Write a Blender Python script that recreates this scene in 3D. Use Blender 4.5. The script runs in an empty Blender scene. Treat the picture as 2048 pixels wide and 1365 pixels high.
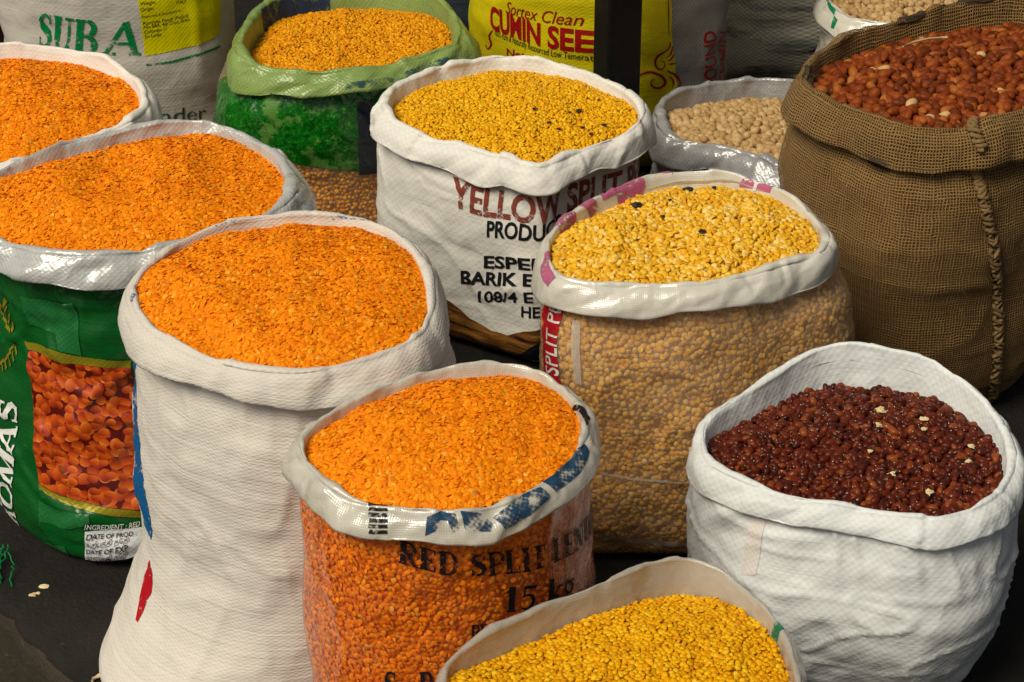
import bpy, bmesh, math, random
import numpy as np
from mathutils import Vector, Matrix
from mathutils.bvhtree import BVHTree

# ------------------------------------------------------------------ camera, world, sun, exposure
SC = bpy.context.scene
COL = SC.collection
CAM_H, PITCH, LENS = 1.28, math.radians(31.0), 80.0
cam_d = bpy.data.cameras.new('camera'); cam_d.lens = LENS; cam_d.sensor_width = 36; cam_d.sensor_fit = 'HORIZONTAL'
cam_d.clip_start = 0.02; cam_d.clip_end = 200
cam = bpy.data.objects.new('camera', cam_d); COL.objects.link(cam)
cam.location = (0, 0, CAM_H); cam.rotation_euler = (math.pi/2 - PITCH, 0, 0)
SC.camera = cam

SUN_DIR = Vector((-0.50, -0.48, 0.86)).normalized()      # towards the light
W = bpy.data.worlds.new('World'); SC.world = W; W.use_nodes = True
wn = W.node_tree
sky = wn.nodes.new('ShaderNodeTexSky'); sky.sky_type = 'NISHITA'; sky.sun_disc = False
sky.sun_elevation = math.asin(SUN_DIR.z); sky.sun_rotation = math.atan2(SUN_DIR.x, SUN_DIR.y)
sky.dust_density = 6.0; sky.air_density = 1.0; sky.ozone_density = 0.6
hsv = wn.nodes.new('ShaderNodeHueSaturation'); hsv.inputs['Saturation'].default_value = 0.35      # thin overcast
wn.links.new(sky.outputs[0], hsv.inputs['Color'])
bgn = wn.nodes['Background']; wn.links.new(hsv.outputs[0], bgn.inputs[0]); bgn.inputs[1].default_value = 0.06
sun_d = bpy.data.lights.new('sun', 'SUN'); sun_d.energy = 3.6; sun_d.angle = math.radians(28); sun_d.color = (1, 0.905, 0.715)
sun = bpy.data.objects.new('sun', sun_d); COL.objects.link(sun)
sun.rotation_euler = SUN_DIR.to_track_quat('Z', 'Y').to_euler(); sun.location = SUN_DIR * 4
vs = SC.view_settings; vs.view_transform = 'Standard'; vs.look = 'None'; vs.gamma = 1.0; vs.exposure = -0.30; vs.use_curve_mapping = False
SC.cycles.use_denoising = True
SC.cycles.max_bounces = 10; SC.cycles.transparent_max_bounces = 16

# ------------------------------------------------------------------ geometry helpers
FPX = 2048 * LENS / 36.0
cP, sP = math.cos(PITCH), math.sin(PITCH)
ORG = np.array([0, 0, CAM_H])
def ray(px, py):
    a, b = (px - 1024.0) / FPX, -(py - 682.5) / FPX
    return np.array([a, b*sP + cP, b*cP - sP])
def at(px, py, z):
    d = ray(px, py); return ORG + d * ((z - CAM_H) / d[2])
def project(P):
    P = np.asarray(P, float) - ORG
    f = P[..., 1]*cP - P[..., 2]*sP; up = P[..., 1]*sP + P[..., 2]*cP
    return 1024 + FPX*P[..., 0]/f, 682.5 - FPX*up/f
def in_frame(P, m=30):
    x, y = project(P); return (x > -m) & (x < 2048 + m) & (y > -m) & (y < 1365 + m)

def pnoise(U, V, fu, fv, seed):
    """smooth value noise, periodic in U (0..1) with fu cells, V (0..1) with fv cells"""
    r = np.random.RandomState(seed); fu = int(fu); n = int(math.ceil(fv)) + 3
    L = r.uniform(-1, 1, (n, fu))
    u = (np.asarray(U) % 1.0) * fu; v = np.clip(np.asarray(V), -0.5, 1.5) * fv
    v = np.clip(v, 0, n - 2.001)
    i = np.floor(u).astype(int); j = np.floor(v).astype(int); a = u - i; b = v - j
    a = a*a*a*(a*(a*6-15)+10); b = b*b*b*(b*(b*6-15)+10)
    i0, i1 = i % fu, (i + 1) % fu
    return (L[j, i0]*(1-a) + L[j, i1]*a)*(1-b) + (L[j+1, i0]*(1-a) + L[j+1, i1]*a)*b
def lnoise(U, V, fu, fv, seed):
    """faceted noise: straight runs between sharp corners, periodic in U"""
    r = np.random.RandomState(seed); fu = int(fu); n = int(math.ceil(fv)) + 3; Lt = r.uniform(-1, 1, (n, fu))
    kn = (np.arange(fu) + r.uniform(-.35, .35, fu))/fu; kx = np.concatenate([[kn[-1]-1], kn, [kn[0]+1]]); ki = np.arange(-1, fu+1)
    u = np.interp(np.asarray(U) % 1.0, kx, ki) % fu; v = np.clip(np.clip(np.asarray(V), 0, 1)*fv, 0, n-2.001)
    i = np.floor(u).astype(int) % fu; j = np.floor(v).astype(int); a = u - np.floor(u); b = v - j; i1 = (i+1) % fu
    lo = a + b < 1
    t1 = Lt[j, i] + a*(Lt[j, i1]-Lt[j, i]) + b*(Lt[j+1, i]-Lt[j, i]); t2 = Lt[j+1, i1] + (1-a)*(Lt[j+1, i]-Lt[j+1, i1]) + (1-b)*(Lt[j, i1]-Lt[j+1, i1])
    return np.where(lo, t1, t2)
def ridge(n, p=3.0): return np.clip(1 - np.abs(n)*1.6, 0, 1)**p
def smooth_per(a, k):
    if k < 1: return a
    ker = np.exp(-0.5*(np.arange(-3*k, 3*k+1)/k)**2); ker /= ker.sum()
    n = len(a); idx = (np.arange(n)[:, None] + np.arange(-3*k, 3*k+1)[None]) % n
    return np.tensordot(a[idx], ker, axes=([1], [0])) if a.ndim == 1 else np.einsum('nkd,k->nd', a[idx], ker)
def closed_spline(pts, n):
    """periodic Catmull-Rom through pts, resampled evenly to n points"""
    P = np.asarray(pts, float); m = len(P); out = []
    for i in range(m):
        p0, p1, p2, p3 = P[i-1], P[i], P[(i+1) % m], P[(i+2) % m]
        t = np.linspace(0, 1, 24, endpoint=False)[:, None]
        out.append(0.5*(2*p1 + (p2-p0)*t + (2*p0-5*p1+4*p2-p3)*t*t + (3*p1-p0-3*p2+p3)*t**3))
    C = np.concatenate(out); D = np.linalg.norm(np.roll(C, -1, 0) - C, axis=1); s = np.concatenate([[0], np.cumsum(D)])
    q = np.linspace(0, s[-1], n, endpoint=False); C2 = np.vstack([C, C[:1]])
    return np.stack([np.interp(q, s, C2[:, k]) for k in range(C.shape[1])], 1)

def mesh_np(name, verts, faces_flat, sizes, mat=None, uv=None, smooth=True, mats=None, mat_idx=None):
    me = bpy.data.meshes.new(name); verts = np.ascontiguousarray(verts, np.float32)
    faces_flat = np.ascontiguousarray(faces_flat, np.int32); sizes = np.ascontiguousarray(sizes, np.int32)
    me.vertices.add(len(verts)); me.vertices.foreach_set('co', verts.ravel())
    me.loops.add(len(faces_flat)); me.loops.foreach_set('vertex_index', faces_flat)
    me.polygons.add(len(sizes)); st = np.concatenate([[0], np.cumsum(sizes)[:-1]]).astype(np.int32)
    me.polygons.foreach_set('loop_start', st)
    me.polygons.foreach_set('use_smooth', np.full(len(sizes), smooth, bool))
    if uv is not None:
        l = me.uv_layers.new(name='UVMap'); l.data.foreach_set('uv', np.ascontiguousarray(uv, np.float32).ravel())
    for m in (mats or ([mat] if mat else [])): me.materials.append(m)
    if mat_idx is not None: me.polygons.foreach_set('material_index', np.ascontiguousarray(mat_idx, np.int32))
    me.update(calc_edges=True)
    return me
def link(name, me, parent=None):
    o = bpy.data.objects.new(name, me); COL.objects.link(o)
    if parent is not None:
        o.parent = parent; o.matrix_parent_inverse = Matrix.Translation(-parent.location)
    return o
def tag(o, label=None, cat=None, group=None, kind=None):
    if label: o['label'] = label
    if cat: o['category'] = cat
    if group: o['group'] = group
    if kind: o['kind'] = kind
    return o
def empty(name, loc, label, cat, group=None):
    o = bpy.data.objects.new(name, None); o.location = loc; o.empty_display_size = 0.05; COL.objects.link(o)
    return tag(o, label, cat, group)

# ------------------------------------------------------------------ materials
class NT:
    def __init__(s, name):
        s.m = bpy.data.materials.new(name); s.m.use_nodes = True; s.t = s.m.node_tree
        s.b = s.t.nodes['Principled BSDF']; s.out = s.t.nodes['Material Output']
    def n(s, typ, **kw):
        x = s.t.nodes.new('ShaderNode' + typ)
        for k, v in kw.items(): setattr(x, k, v)
        return x
    def l(s, a, b): s.t.links.new(a, b)
    def val(s, v): x = s.n('Value'); x.outputs[0].default_value = v; return x.outputs[0]
    def math(s, op, a, b=None, c=None):
        x = s.n('Math', operation=op)
        for i, q in enumerate((a, b, c)):
            if q is None: continue
            if isinstance(q, (int, float)): x.inputs[i].default_value = q
            else: s.l(q, x.inputs[i])
        return x.outputs[0]
    def mix(s, f, a, b):
        x = s.n('Mix', data_type='RGBA'); x.clamp_factor = True
        for i, q in ((0, f), (6, a), (7, b)):
            if isinstance(q, (int, float)): x.inputs[i].default_value = q
            elif isinstance(q, tuple): x.inputs[i].default_value = (*q, 1)[:4]
            else: s.l(q, x.inputs[i])
        return x.outputs[2]
    def noise(s, scale, detail=4, rough=0.55, vec=None, dist=0.0):
        x = s.n('TexNoise'); x.inputs['Scale'].default_value = scale; x.inputs['Detail'].default_value = detail
        x.inputs['Roughness'].default_value = rough; x.inputs['Distortion'].default_value = dist
        s.l(vec if vec is not None else s.obj(), x.inputs['Vector']); return x.outputs['Fac']
    def obj(s):
        if not hasattr(s, '_o'): s._o = s.n('NewGeometry')
        return s._o.outputs['Position']
    def uv(s):
        if not hasattr(s, '_u'): s._u = s.n('UVMap'); s._u.uv_map = 'UVMap'; s._sx = s.n('SeparateXYZ'); s.l(s._u.outputs[0], s._sx.inputs[0])
        return s._u.outputs[0]
    def uvxy(s): s.uv(); return s._sx.outputs[0], s._sx.outputs[1]
    def ramp(s, f, stops, interp='LINEAR'):
        x = s.n('ValToRGB'); x.color_ramp.interpolation = interp; e = x.color_ramp.elements
        while len(e) < len(stops): e.new(0.5)
        for q, (p, c) in zip(e, stops): q.position = p; q.color = (*c, 1) if len(c) == 3 else c
        s.l(f, x.inputs[0]); return x.outputs[0]
    def bump(s, h, strength, dist, prev=None):
        x = s.n('Bump'); x.inputs['Strength'].default_value = strength; x.inputs['Distance'].default_value = dist
        s.l(h, x.inputs['Height'])
        if prev is not None: s.l(prev, x.inputs['Normal'])
        return x.outputs[0]
    def set(s, **kw):
        for k, v in kw.items():
            i = s.b.inputs[k.replace('_', ' ')]
            if isinstance(v, (int, float)): i.default_value = v
            elif isinstance(v, tuple): i.default_value = (*v, 1)[:4]
            else: s.l(v, i)
    def crinkle(s, scale):
        """sharp-edged facets of crumpled film"""
        nz = s.n('TexNoise'); nz.inputs['Scale'].default_value = scale*0.6; nz.inputs['Detail'].default_value = 2; s.l(s.obj(), nz.inputs['Vector'])
        ad = s.n('VectorMath', operation='MULTIPLY_ADD'); s.l(nz.outputs['Color'], ad.inputs[0]); ad.inputs[1].default_value = (0.02, 0.02, 0.02); s.l(s.obj(), ad.inputs[2])
        a = s.n('TexVoronoi', feature='F1'); a.inputs['Scale'].default_value = scale; s.l(ad.outputs[0], a.inputs['Vector'])
        b = s.n('TexVoronoi', feature='F1'); b.inputs['Scale'].default_value = scale*2.3; s.l(ad.outputs[0], b.inputs['Vector'])
        return s.math('MULTIPLY_ADD', b.outputs['Distance'], 0.35, a.outputs['Distance'])
    def weave(s, pu, pv):
        """plain tape weave from the UV (in metres): over/under checker of rounded tapes, 0..1"""
        u, v = s.uvxy()
        a = s.math('SINE', s.math('MULTIPLY', u, math.pi/pu)); b = s.math('SINE', s.math('MULTIPLY', v, math.pi/pv))
        return s.math('MULTIPLY_ADD', s.math('MULTIPLY', a, b), 0.5, 0.5)

def mat_woven(name, col, dark=None, rough=0.45, pitch=(0.0028, 0.0026), weave=0.35, dirt=0.25, spec=0.2, crinkle=0.35, dirtcol=(0.22, 0.19, 0.15), transl=0.0, metal=0.0, streak=0.25, srot=0.0):
    k = NT(name); w = k.weave(*pitch)
    mpS = k.n('Mapping'); mpS.inputs['Rotation'].default_value = (0, 0, srot); mpS.inputs['Scale'].default_value = (9, 330, 1); k.l(k.uv(), mpS.inputs[0]); stk = k.noise(1.0, 3, 0.7, vec=mpS.outputs[0])
    big = k.noise(9, 5, 0.6); fine = k.noise(220, 3, 0.6)
    dk = dark or tuple(c*0.82 for c in col)
    c = k.mix(k.math('MULTIPLY', w, 0.5), col, dk)
    c = k.mix(k.math('MULTIPLY', k.ramp(stk, [(0.45, (0, 0, 0)), (0.75, (1, 1, 1))]), streak), c, tuple(q*0.78 for q in col))
    dm = k.ramp(big, [(0.5, (0, 0, 0)), (0.78, (1, 1, 1))])
    c = k.mix(k.math('MULTIPLY', dm, dirt), c, dirtcol)
    sp = k.ramp(k.noise(55, 6, 0.7), [(0.66, (0, 0, 0)), (0.74, (1, 1, 1))])
    c = k.mix(k.math('MULTIPLY', sp, dirt*0.7), c, tuple(q*0.6 for q in dirtcol))
    n1 = k.bump(k.crinkle(34), crinkle*0.55, 0.006)
    n1 = k.bump(stk, streak, 0.0018, n1)
    n2 = k.bump(w, weave, 0.0006, n1)
    k.set(Base_Color=c, Roughness=k.math('MULTIPLY_ADD', fine, 0.25, rough - 0.12), Specular_IOR_Level=spec, Normal=n2, Metallic=metal)
    if transl:
        t = k.n('BsdfTranslucent'); k.l(c, t.inputs[0]); mx = k.n('MixShader'); mx.inputs[0].default_value = transl
        k.l(k.b.outputs[0], mx.inputs[1]); k.l(t.outputs[0], mx.inputs[2]); k.l(mx.outputs[0], k.out.inputs[0])
    return k.m
def mat_clear(name, col, clear, rough=0.22, thread=0.25, pitch=0.0019, crinkle=0.5, spec=0.6, milk=0.45, tint=(1.0, 0.97, 0.92)):
    """clear woven plastic: part see-through, part milky, threads a little denser"""
    k = NT(name); u, v = k.uvxy()
    a = k.math('ABSOLUTE', k.math('SINE', k.math('MULTIPLY', u, math.pi/pitch))); b = k.math('ABSOLUTE', k.math('SINE', k.math('MULTIPLY', v, math.pi/pitch)))
    th = k.math('MULTIPLY', k.math('MULTIPLY', a, b), thread)
    cl = k.noise(26, 5, 0.6, dist=0.4)
    lw = k.n('LayerWeight'); lw.inputs[0].default_value = 0.5
    edge = k.math('MULTIPLY', k.math('POWER', lw.outputs['Facing'], 3.0), milk)
    f = k.math('SUBTRACT', k.math('MULTIPLY_ADD', cl, -0.24, clear + 0.12), k.math('SUBTRACT', thread, th))
    f = k.math('MAXIMUM', k.math('SUBTRACT', f, edge), 0.0)
    n1 = k.bump(k.crinkle(40), crinkle*0.5, 0.005)
    n2 = k.bump(k.math('MULTIPLY', a, b), 0.25, 0.0005, n1)
    k.set(Base_Color=col, Roughness=k.math('MULTIPLY_ADD', k.noise(120, 3), 0.25, rough - 0.1), Specular_IOR_Level=spec, Normal=n2)
    tr = k.n('BsdfTransparent'); tr.inputs[0].default_value = (*tint, 1)
    mx = k.n('MixShader'); k.l(f, mx.inputs[0]); k.l(k.b.outputs[0], mx.inputs[1]); k.l(tr.outputs[0], mx.inputs[2])
    gl = k.n('BsdfGlossy'); gl.inputs['Roughness'].default_value = 0.11; k.l(n2, gl.inputs['Normal'])
    lw2 = k.n('LayerWeight'); lw2.inputs[0].default_value = 0.5; k.l(n2, lw2.inputs['Normal'])
    fr = k.math('MULTIPLY_ADD', k.math('POWER', lw2.outputs['Facing'], 3.5), 0.5, 0.06)
    m2 = k.n('MixShader'); k.l(fr, m2.inputs[0]); k.l(mx.outputs[0], m2.inputs[1]); k.l(gl.outputs[0], m2.inputs[2])
    k.l(m2.outputs[0], k.out.inputs[0])
    return k.m
def mat_print(name, col, wear=0.0, rough=0.5, spec=0.15, var=0.12, metallic=0.0, wscale=90, crinkle=0.3, pitch=(0.0028, 0.0026), weave=0.3):
    k = NT(name); nz = k.noise(60, 4)
    c = k.mix(k.math('MULTIPLY', nz, var*2), col, tuple(q*0.6 for q in col))
    n1 = k.bump(k.noise(70, 5, 0.6, dist=0.6), crinkle, 0.0035); n2 = k.bump(k.weave(*pitch), weave, 0.0006, n1)
    k.set(Base_Color=c, Roughness=rough, Specular_IOR_Level=spec, Normal=n2, Metallic=metallic)
    if wear:
        w = k.ramp(k.math('ADD', k.math('MULTIPLY', k.noise(wscale, 6, 0.7), 0.92), k.math('MULTIPLY', k.weave(0.0024, 0.0022), 0.08)), [(0.5 + wear*0.25 - 0.22, (0, 0, 0)), (0.5 + wear*0.25 - 0.10, (1, 1, 1))])
        tr = k.n('BsdfTransparent'); mx = k.n('MixShader'); inv = k.math('SUBTRACT', 1.0, w)
        k.l(inv, mx.inputs[0]); k.l(k.b.outputs[0], mx.inputs[1]); k.l(tr.outputs[0], mx.inputs[2]); k.l(mx.outputs[0], k.out.inputs[0])
    return k.m
def mat_grain(name, stops, rough=0.45, spec=0.4, coat=0.0, sss=0.0, bumps=0.0, bscale=400, transl=0.0):
    k = NT(name); g = k.n('NewGeometry'); o = k.n('ObjectInfo')
    r = k.math('FRACT', k.math('ADD', g.outputs['Random Per Island'], o.outputs['Random']))
    c = k.ramp(r, stops)
    nz = k.noise(170, 4, 0.6)
    c = k.mix(k.math('MULTIPLY', nz, 0.3), c, tuple(q*0.7 for q in stops[len(stops)//2][1]))
    k.set(Base_Color=c, Roughness=rough, Specular_IOR_Level=spec, Coat_Weight=coat)
    if coat: k.set(Coat_Roughness=0.25)
    if transl:
        t = k.n('BsdfTranslucent'); k.l(c, t.inputs[0]); mx = k.n('MixShader'); mx.inputs[0].default_value = transl
        k.l(k.b.outputs[0], mx.inputs[1]); k.l(t.outputs[0], mx.inputs[2]); k.l(mx.outputs[0], k.out.inputs[0])
    if sss: k.set(Subsurface_Weight=sss, Subsurface_Scale=0.002); k.b.inputs['Subsurface Radius'].default_value = (1.0, 0.4, 0.1)
    if bumps: k.set(Normal=k.bump(k.noise(bscale, 4, 0.6), bumps, 0.001))
    return k.m

M = {}
M['white_a'] = mat_woven('white_polypropylene_soft', (0.76, 0.73, 0.67), rough=0.5, dirt=0.10, weave=0.15)
M['white_c'] = mat_woven('white_coarse_weave', (0.66, 0.62, 0.555), dark=(0.57, 0.53, 0.47), rough=0.6, pitch=(0.0034, 0.0017), weave=0.34, dirt=0.20, spec=0.2, crinkle=0.2, streak=0.6, srot=0.12)
M['white_f'] = mat_woven('white_polypropylene_bean_sack', (0.69, 0.72, 0.715), rough=0.5, pitch=(0.0036, 0.0034), weave=0.3, dirt=0.30, dirtcol=(0.30, 0.29, 0.25), crinkle=0.6)
M['white_h'] = mat_woven('white_polypropylene_printed', (0.74, 0.72, 0.665), rough=0.48, pitch=(0.0040, 0.0038), weave=0.22, dirt=0.14, crinkle=0.4)
M['silver'] = mat_woven('silver_liner', (0.60, 0.61, 0.59), dark=(0.46, 0.47, 0.45), rough=0.26, weave=0.3, dirt=0.25, spec=0.8, crinkle=1.0, metal=0.15, transl=0.12)
M['silver_j'] = mat_woven('silver_grey_film', (0.33, 0.33, 0.335), dark=(0.25, 0.25, 0.255), rough=0.28, weave=0.3, dirt=0.3, spec=0.8, crinkle=0.9, metal=0.15)
M['green_body'] = mat_woven('glossy_green_film', (0.002, 0.085, 0.012), dark=(0.0015, 0.06, 0.008), rough=0.17, weave=0.05, dirt=0.05, spec=0.4, crinkle=0.35)
M['green_light'] = mat_print('lighter_green_print', (0.01, 0.13, 0.03), rough=0.26, spec=0.7)
M['green_rim'] = mat_woven('pale_green_woven_plastic', (0.29, 0.40, 0.11), dark=(0.21, 0.33, 0.10), rough=0.24, weave=0.4, dirt=0.6, dirtcol=(0.07, 0.24, 0.13), spec=0.6, crinkle=0.6, transl=0.2)
M['clear_d'] = mat_clear('clear_bag_lentil', (0.66, 0.36, 0.26), 1.02, thread=0.06, tint=(1.0, 0.91, 0.80))
M['clear_g'] = mat_clear('clear_bag_split_peas', (0.66, 0.53, 0.37), 0.86, thread=0.18, tint=(1.0, 0.93, 0.84), crinkle=0.8)
M['clear_i'] = mat_clear('clear_bag_lower', (0.6, 0.5, 0.36), 0.95, thread=0.14)
M['milky_d'] = mat_clear('milky_folded_plastic', (0.60, 0.575, 0.49), 0.22, milk=0.1, rough=0.26, thread=0.1, crinkle=0.7, spec=0.8)
M['milky_g'] = mat_clear('milky_folded_plastic_pale', (0.68, 0.655, 0.57), 0.16, milk=0.1, rough=0.3, thread=0.1, crinkle=0.6, spec=0.7)
M['milky_e'] = mat_clear('clear_folded_plastic', (0.66, 0.62, 0.53), 0.50, rough=0.16, thread=0.03, milk=0.15, crinkle=0.7, spec=0.8)
M['black_ink'] = mat_print('black_ink', (0.012, 0.012, 0.016), rough=0.5)
M['black_ink_worn'] = mat_print('black_ink_worn', (0.014, 0.012, 0.014), wear=0.3, rough=0.45, wscale=160)
M['brown_ink'] = mat_print('brown_ink', (0.24, 0.055, 0.035), wear=0.35, rough=0.4)
M['green_ink'] = mat_print('green_ink_worn', (0.0, 0.20, 0.05), wear=0.35, rough=0.5)
M['blue_ink'] = mat_print('blue_ink_worn', (0.02, 0.06, 0.12), wear=0.45, rough=0.4, wscale=60)
M['blue_flat'] = mat_print('blue_ink', (0.005, 0.10, 0.28), wear=0.3, rough=0.5)
M['blue_pale'] = mat_print('blue_ink_faded', (0.06, 0.14, 0.25), wear=1.0, rough=0.5, wscale=60)
M['red_ink'] = mat_print('red_ink', (0.42, 0.008, 0.014), rough=0.4, wear=0.25)
M['darkred'] = mat_print('dark_red_ink', (0.30, 0.006, 0.006), rough=0.4)
M['pink_ink'] = mat_print('pink_ink', (0.45, 0.11, 0.22), rough=0.4, wear=0.4)
M['white_ink'] = mat_print('white_ink', (0.70, 0.70, 0.68), rough=0.4)
M['yellow_ink'] = mat_print('yellow_ink', (0.62, 0.56, 0.0), rough=0.4)
M['olive_ink'] = mat_print('olive_gold_ink', (0.24, 0.20, 0.012), rough=0.35, metallic=0.2)
M['grey_ink'] = mat_print('grey_green_ink', (0.03, 0.07, 0.05), rough=0.5, wear=0.2)
M['navy'] = mat_print('navy_film', (0.006, 0.009, 0.022), rough=0.3, spec=0.6)
M['white_label'] = mat_print('white_label', (0.62, 0.64, 0.66), rough=0.35)

k = NT('printed_lentils'); M['lentil_print'] = k.m          # flat printed picture of lentils
cc = (0.085, 0.003, 0.001)
for sd, sc_, th in ((3.1, 96, 0.52), (9.7, 88, 0.47), (5.3, 84, 0.43), (7.9, 78, 0.38)):
    mp = k.n('Mapping'); mp.inputs['Location'].default_value = (sd, sd*0.7, 0); mp.inputs['Rotation'].default_value = (0, 0, sd); mp.inputs['Scale'].default_value = (sc_, sc_*(1.0 + 0.25*math.sin(sd)), sc_)
    k.l(k.uv(), mp.inputs[0]); v = k.n('TexVoronoi', feature='F1', voronoi_dimensions='2D'); v.inputs['Scale'].default_value = 1.0; v.inputs['Randomness'].default_value = 0.9
    k.l(mp.outputs[0], v.inputs['Vector']); d = v.outputs['Distance']; sx = k.n('SeparateColor'); k.l(v.outputs['Color'], sx.inputs[0])
    df = k.n('VectorMath', operation='SUBTRACT'); k.l(mp.outputs[0], df.inputs[0]); k.l(v.outputs['Position'], df.inputs[1])
    dt = k.n('VectorMath', operation='DOT_PRODUCT'); k.l(df.outputs[0], dt.inputs[0]); dt.inputs[1].default_value = (math.cos(2.2-sd)*1.0, math.sin(2.2-sd)*1.0, 0)
    sh = k.math('MULTIPLY_ADD', dt.outputs['Value'], 0.9/th*0.5, 0.5)
    colr = k.ramp(k.math('ADD', k.math('MULTIPLY', sh, 0.75), k.math('MULTIPLY', sx.outputs[0], 0.25)), [(0.1, (0.14, 0.008, 0.001)), (0.42, (0.38, 0.040, 0.003)), (0.75, (0.56, 0.105, 0.007)), (1, (0.70, 0.25, 0.05))])
    msk = k.ramp(d, [(th-0.02, (1, 1, 1)), (th, (0, 0, 0))])
    cc = k.mix(k.math('MULTIPLY', msk, k.math('GREATER_THAN', sx.outputs[1], 0.3)), cc, colr)
k.set(Base_Color=cc, Roughness=0.28, Specular_IOR_Level=0.5, Normal=k.bump(k.noise(60, 5, 0.6, dist=0.6), 0.3, 0.003))

k = NT('mottled_green_print'); M['green_mottle'] = k.m
nn = k.noise(45, 6, 0.75); n2 = k.noise(190, 5, 0.75); n3 = k.noise(14, 3)
c = k.ramp(n2, [(0.40, (0.002, 0.050, 0.004)), (0.55, (0.004, 0.13, 0.006)), (0.64, (0.02, 0.20, 0.010)), (0.70, (0.36, 0.38, 0.02))])
c = k.mix(k.ramp(k.math('ADD', k.math('MULTIPLY', nn, 0.5), k.math('MULTIPLY', n3, 0.5)), [(0.53, (0, 0, 0)), (0.57, (0.8, 0.8, 0.8))]), c, (0.11, 0.24, 0.05))
k.set(Base_Color=c, Roughness=0.18, Specular_IOR_Level=0.5, Normal=k.bump(k.noise(55, 5, 0.6, dist=0.7), 0.6, 0.004))

k = NT('brown_pattern_print'); M['brown_print'] = k.m
mp = k.n('Mapping'); mp.inputs['Scale'].default_value = (18, 130, 1); k.l(k.uv(), mp.inputs[0])
c = k.ramp(k.noise(1.0, 5, 0.65, vec=mp.outputs[0]), [(0.35, (0.012, 0.005, 0.002)), (0.5, (0.16, 0.06, 0.012)), (0.7, (0.42, 0.2, 0.04))])
k.set(Base_Color=c, Roughness=0.4, Normal=k.bump(k.weave(0.0028, 0.0026), 0.3, 0.0006))

def mat_burlap(name, col, hole, pitch=0.0036, fill=0.72):
    k = NT(name); u, v = k.uvxy()
    wob = k.math('MULTIPLY', k.math('SUBTRACT', k.noise(45, 3), 0.5), 0.006)
    uu = k.math('ADD', u, wob); vv = k.math('SUBTRACT', v, wob)
    su = k.math('SINE', k.math('MULTIPLY', uu, 2*math.pi/pitch)); sv = k.math('SINE', k.math('MULTIPLY', vv, 2*math.pi/pitch))
    def yarn(c_, sn):
        ix = k.math('FLOOR', k.math('ADD', k.math('MULTIPLY', c_, 1/pitch), 0.25)); wn_ = k.n('TexWhiteNoise', noise_dimensions='1D'); k.l(ix, wn_.inputs['W'])
        return k.math('MULTIPLY', k.math('MULTIPLY_ADD', sn, 0.5, 0.5), k.math('MULTIPLY_ADD', wn_.outputs[0], 0.55, 0.62))
    a = yarn(uu, su); b = yarn(vv, sv)
    h = k.math('MAXIMUM', a, b)
    gap = k.noise(38, 4, 0.6)
    f = k.ramp(k.math('ADD', h, k.math('MULTIPLY', k.math('SUBTRACT', gap, 0.5), 0.5)), [(fill-0.42, (1, 1, 1)), (fill-0.18, (0, 0, 0))])
    fib = k.noise(420, 4, 0.7); big = k.noise(7, 4)
    c = k.mix(fib, tuple(q*1.25 for q in col), tuple(q*0.45 for q in col))
    c = k.mix(k.math('MULTIPLY', k.ramp(big, [(0.45, (0, 0, 0)), (0.75, (1, 1, 1))]), 0.45), c, tuple(q*0.5 for q in col))
    k.set(Base_Color=c, Roughness=0.9, Specular_IOR_Level=0.0, Sheen_Weight=0.05, Normal=k.bump(k.math('ADD', h, k.math('MULTIPLY', fib, 0.4)), 0.9, 0.0016))
    tr = k.n('BsdfTransparent'); mx = k.n('MixShader')
    k.l(k.math('MULTIPLY', f, hole), mx.inputs[0]); k.l(k.b.outputs[0], mx.inputs[1]); k.l(tr.outputs[0], mx.inputs[2]); k.l(mx.outputs[0], k.out.inputs[0])
    return k.m
M['burlap'] = mat_burlap('jute_burlap', (0.30, 0.178, 0.064), 0.95, pitch=0.0029, fill=0.74)
M['burlap_q'] = mat_burlap('brown_burlap_far', (0.16, 0.09, 0.05), 0.0)
k = NT('jute_cord'); M['jute'] = k.m
k.set(Base_Color=k.mix(k.noise(300, 4, 0.7), (0.30, 0.19, 0.08), (0.10, 0.06, 0.025)), Roughness=0.9, Specular_IOR_Level=0.1, Normal=k.bump(k.noise(500, 3), 0.8, 0.001))
k = NT('dirty_grey_weave'); M['grey_weave'] = k.m
w = k.weave(0.0034, 0.0030); mp = k.n('Mapping'); mp.inputs['Scale'].default_value = (5, 16, 1); k.l(k.uv(), mp.inputs[0])
c = k.mix(w, (0.80, 0.76, 0.63), (0.50, 0.48, 0.40))
c = k.mix(k.ramp(k.noise(1.0, 5, 0.6, vec=mp.outputs[0]), [(0.50, (0, 0, 0)), (0.60, (1, 1, 1))]), c, (0.05, 0.06, 0.08))
k.set(Base_Color=c, Roughness=0.75, Normal=k.bump(w, 0.7, 0.001))
M['grey_side'] = mat_woven('grey_woven_side', (0.22, 0.205, 0.18), dark=(0.12, 0.115, 0.10), rough=0.6, pitch=(0.0032, 0.003), weave=0.6, dirt=0.3, dirtcol=(0.06, 0.055, 0.05))
M['yellow_sack'] = mat_woven('yellow_printed_weave', (0.60, 0.50, 0.005), dark=(0.48, 0.40, 0.004), rough=0.45, pitch=(0.0026, 0.0024), weave=0.3, dirt=0.15, dirtcol=(0.25, 0.2, 0.02))
M['white_l'] = mat_woven('off_white_woven', (0.52, 0.49, 0.43), dark=(0.44, 0.415, 0.365), rough=0.6, pitch=(0.0030, 0.0030), weave=0.2, dirt=0.25, dirtcol=(0.2, 0.18, 0.15))
M['blue_sack'] = mat_woven('dark_blue_grey_weave', (0.05, 0.07, 0.09), dark=(0.02, 0.03, 0.04), rough=0.5, dirt=0.2, dirtcol=(0.01, 0.012, 0.015))
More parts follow.
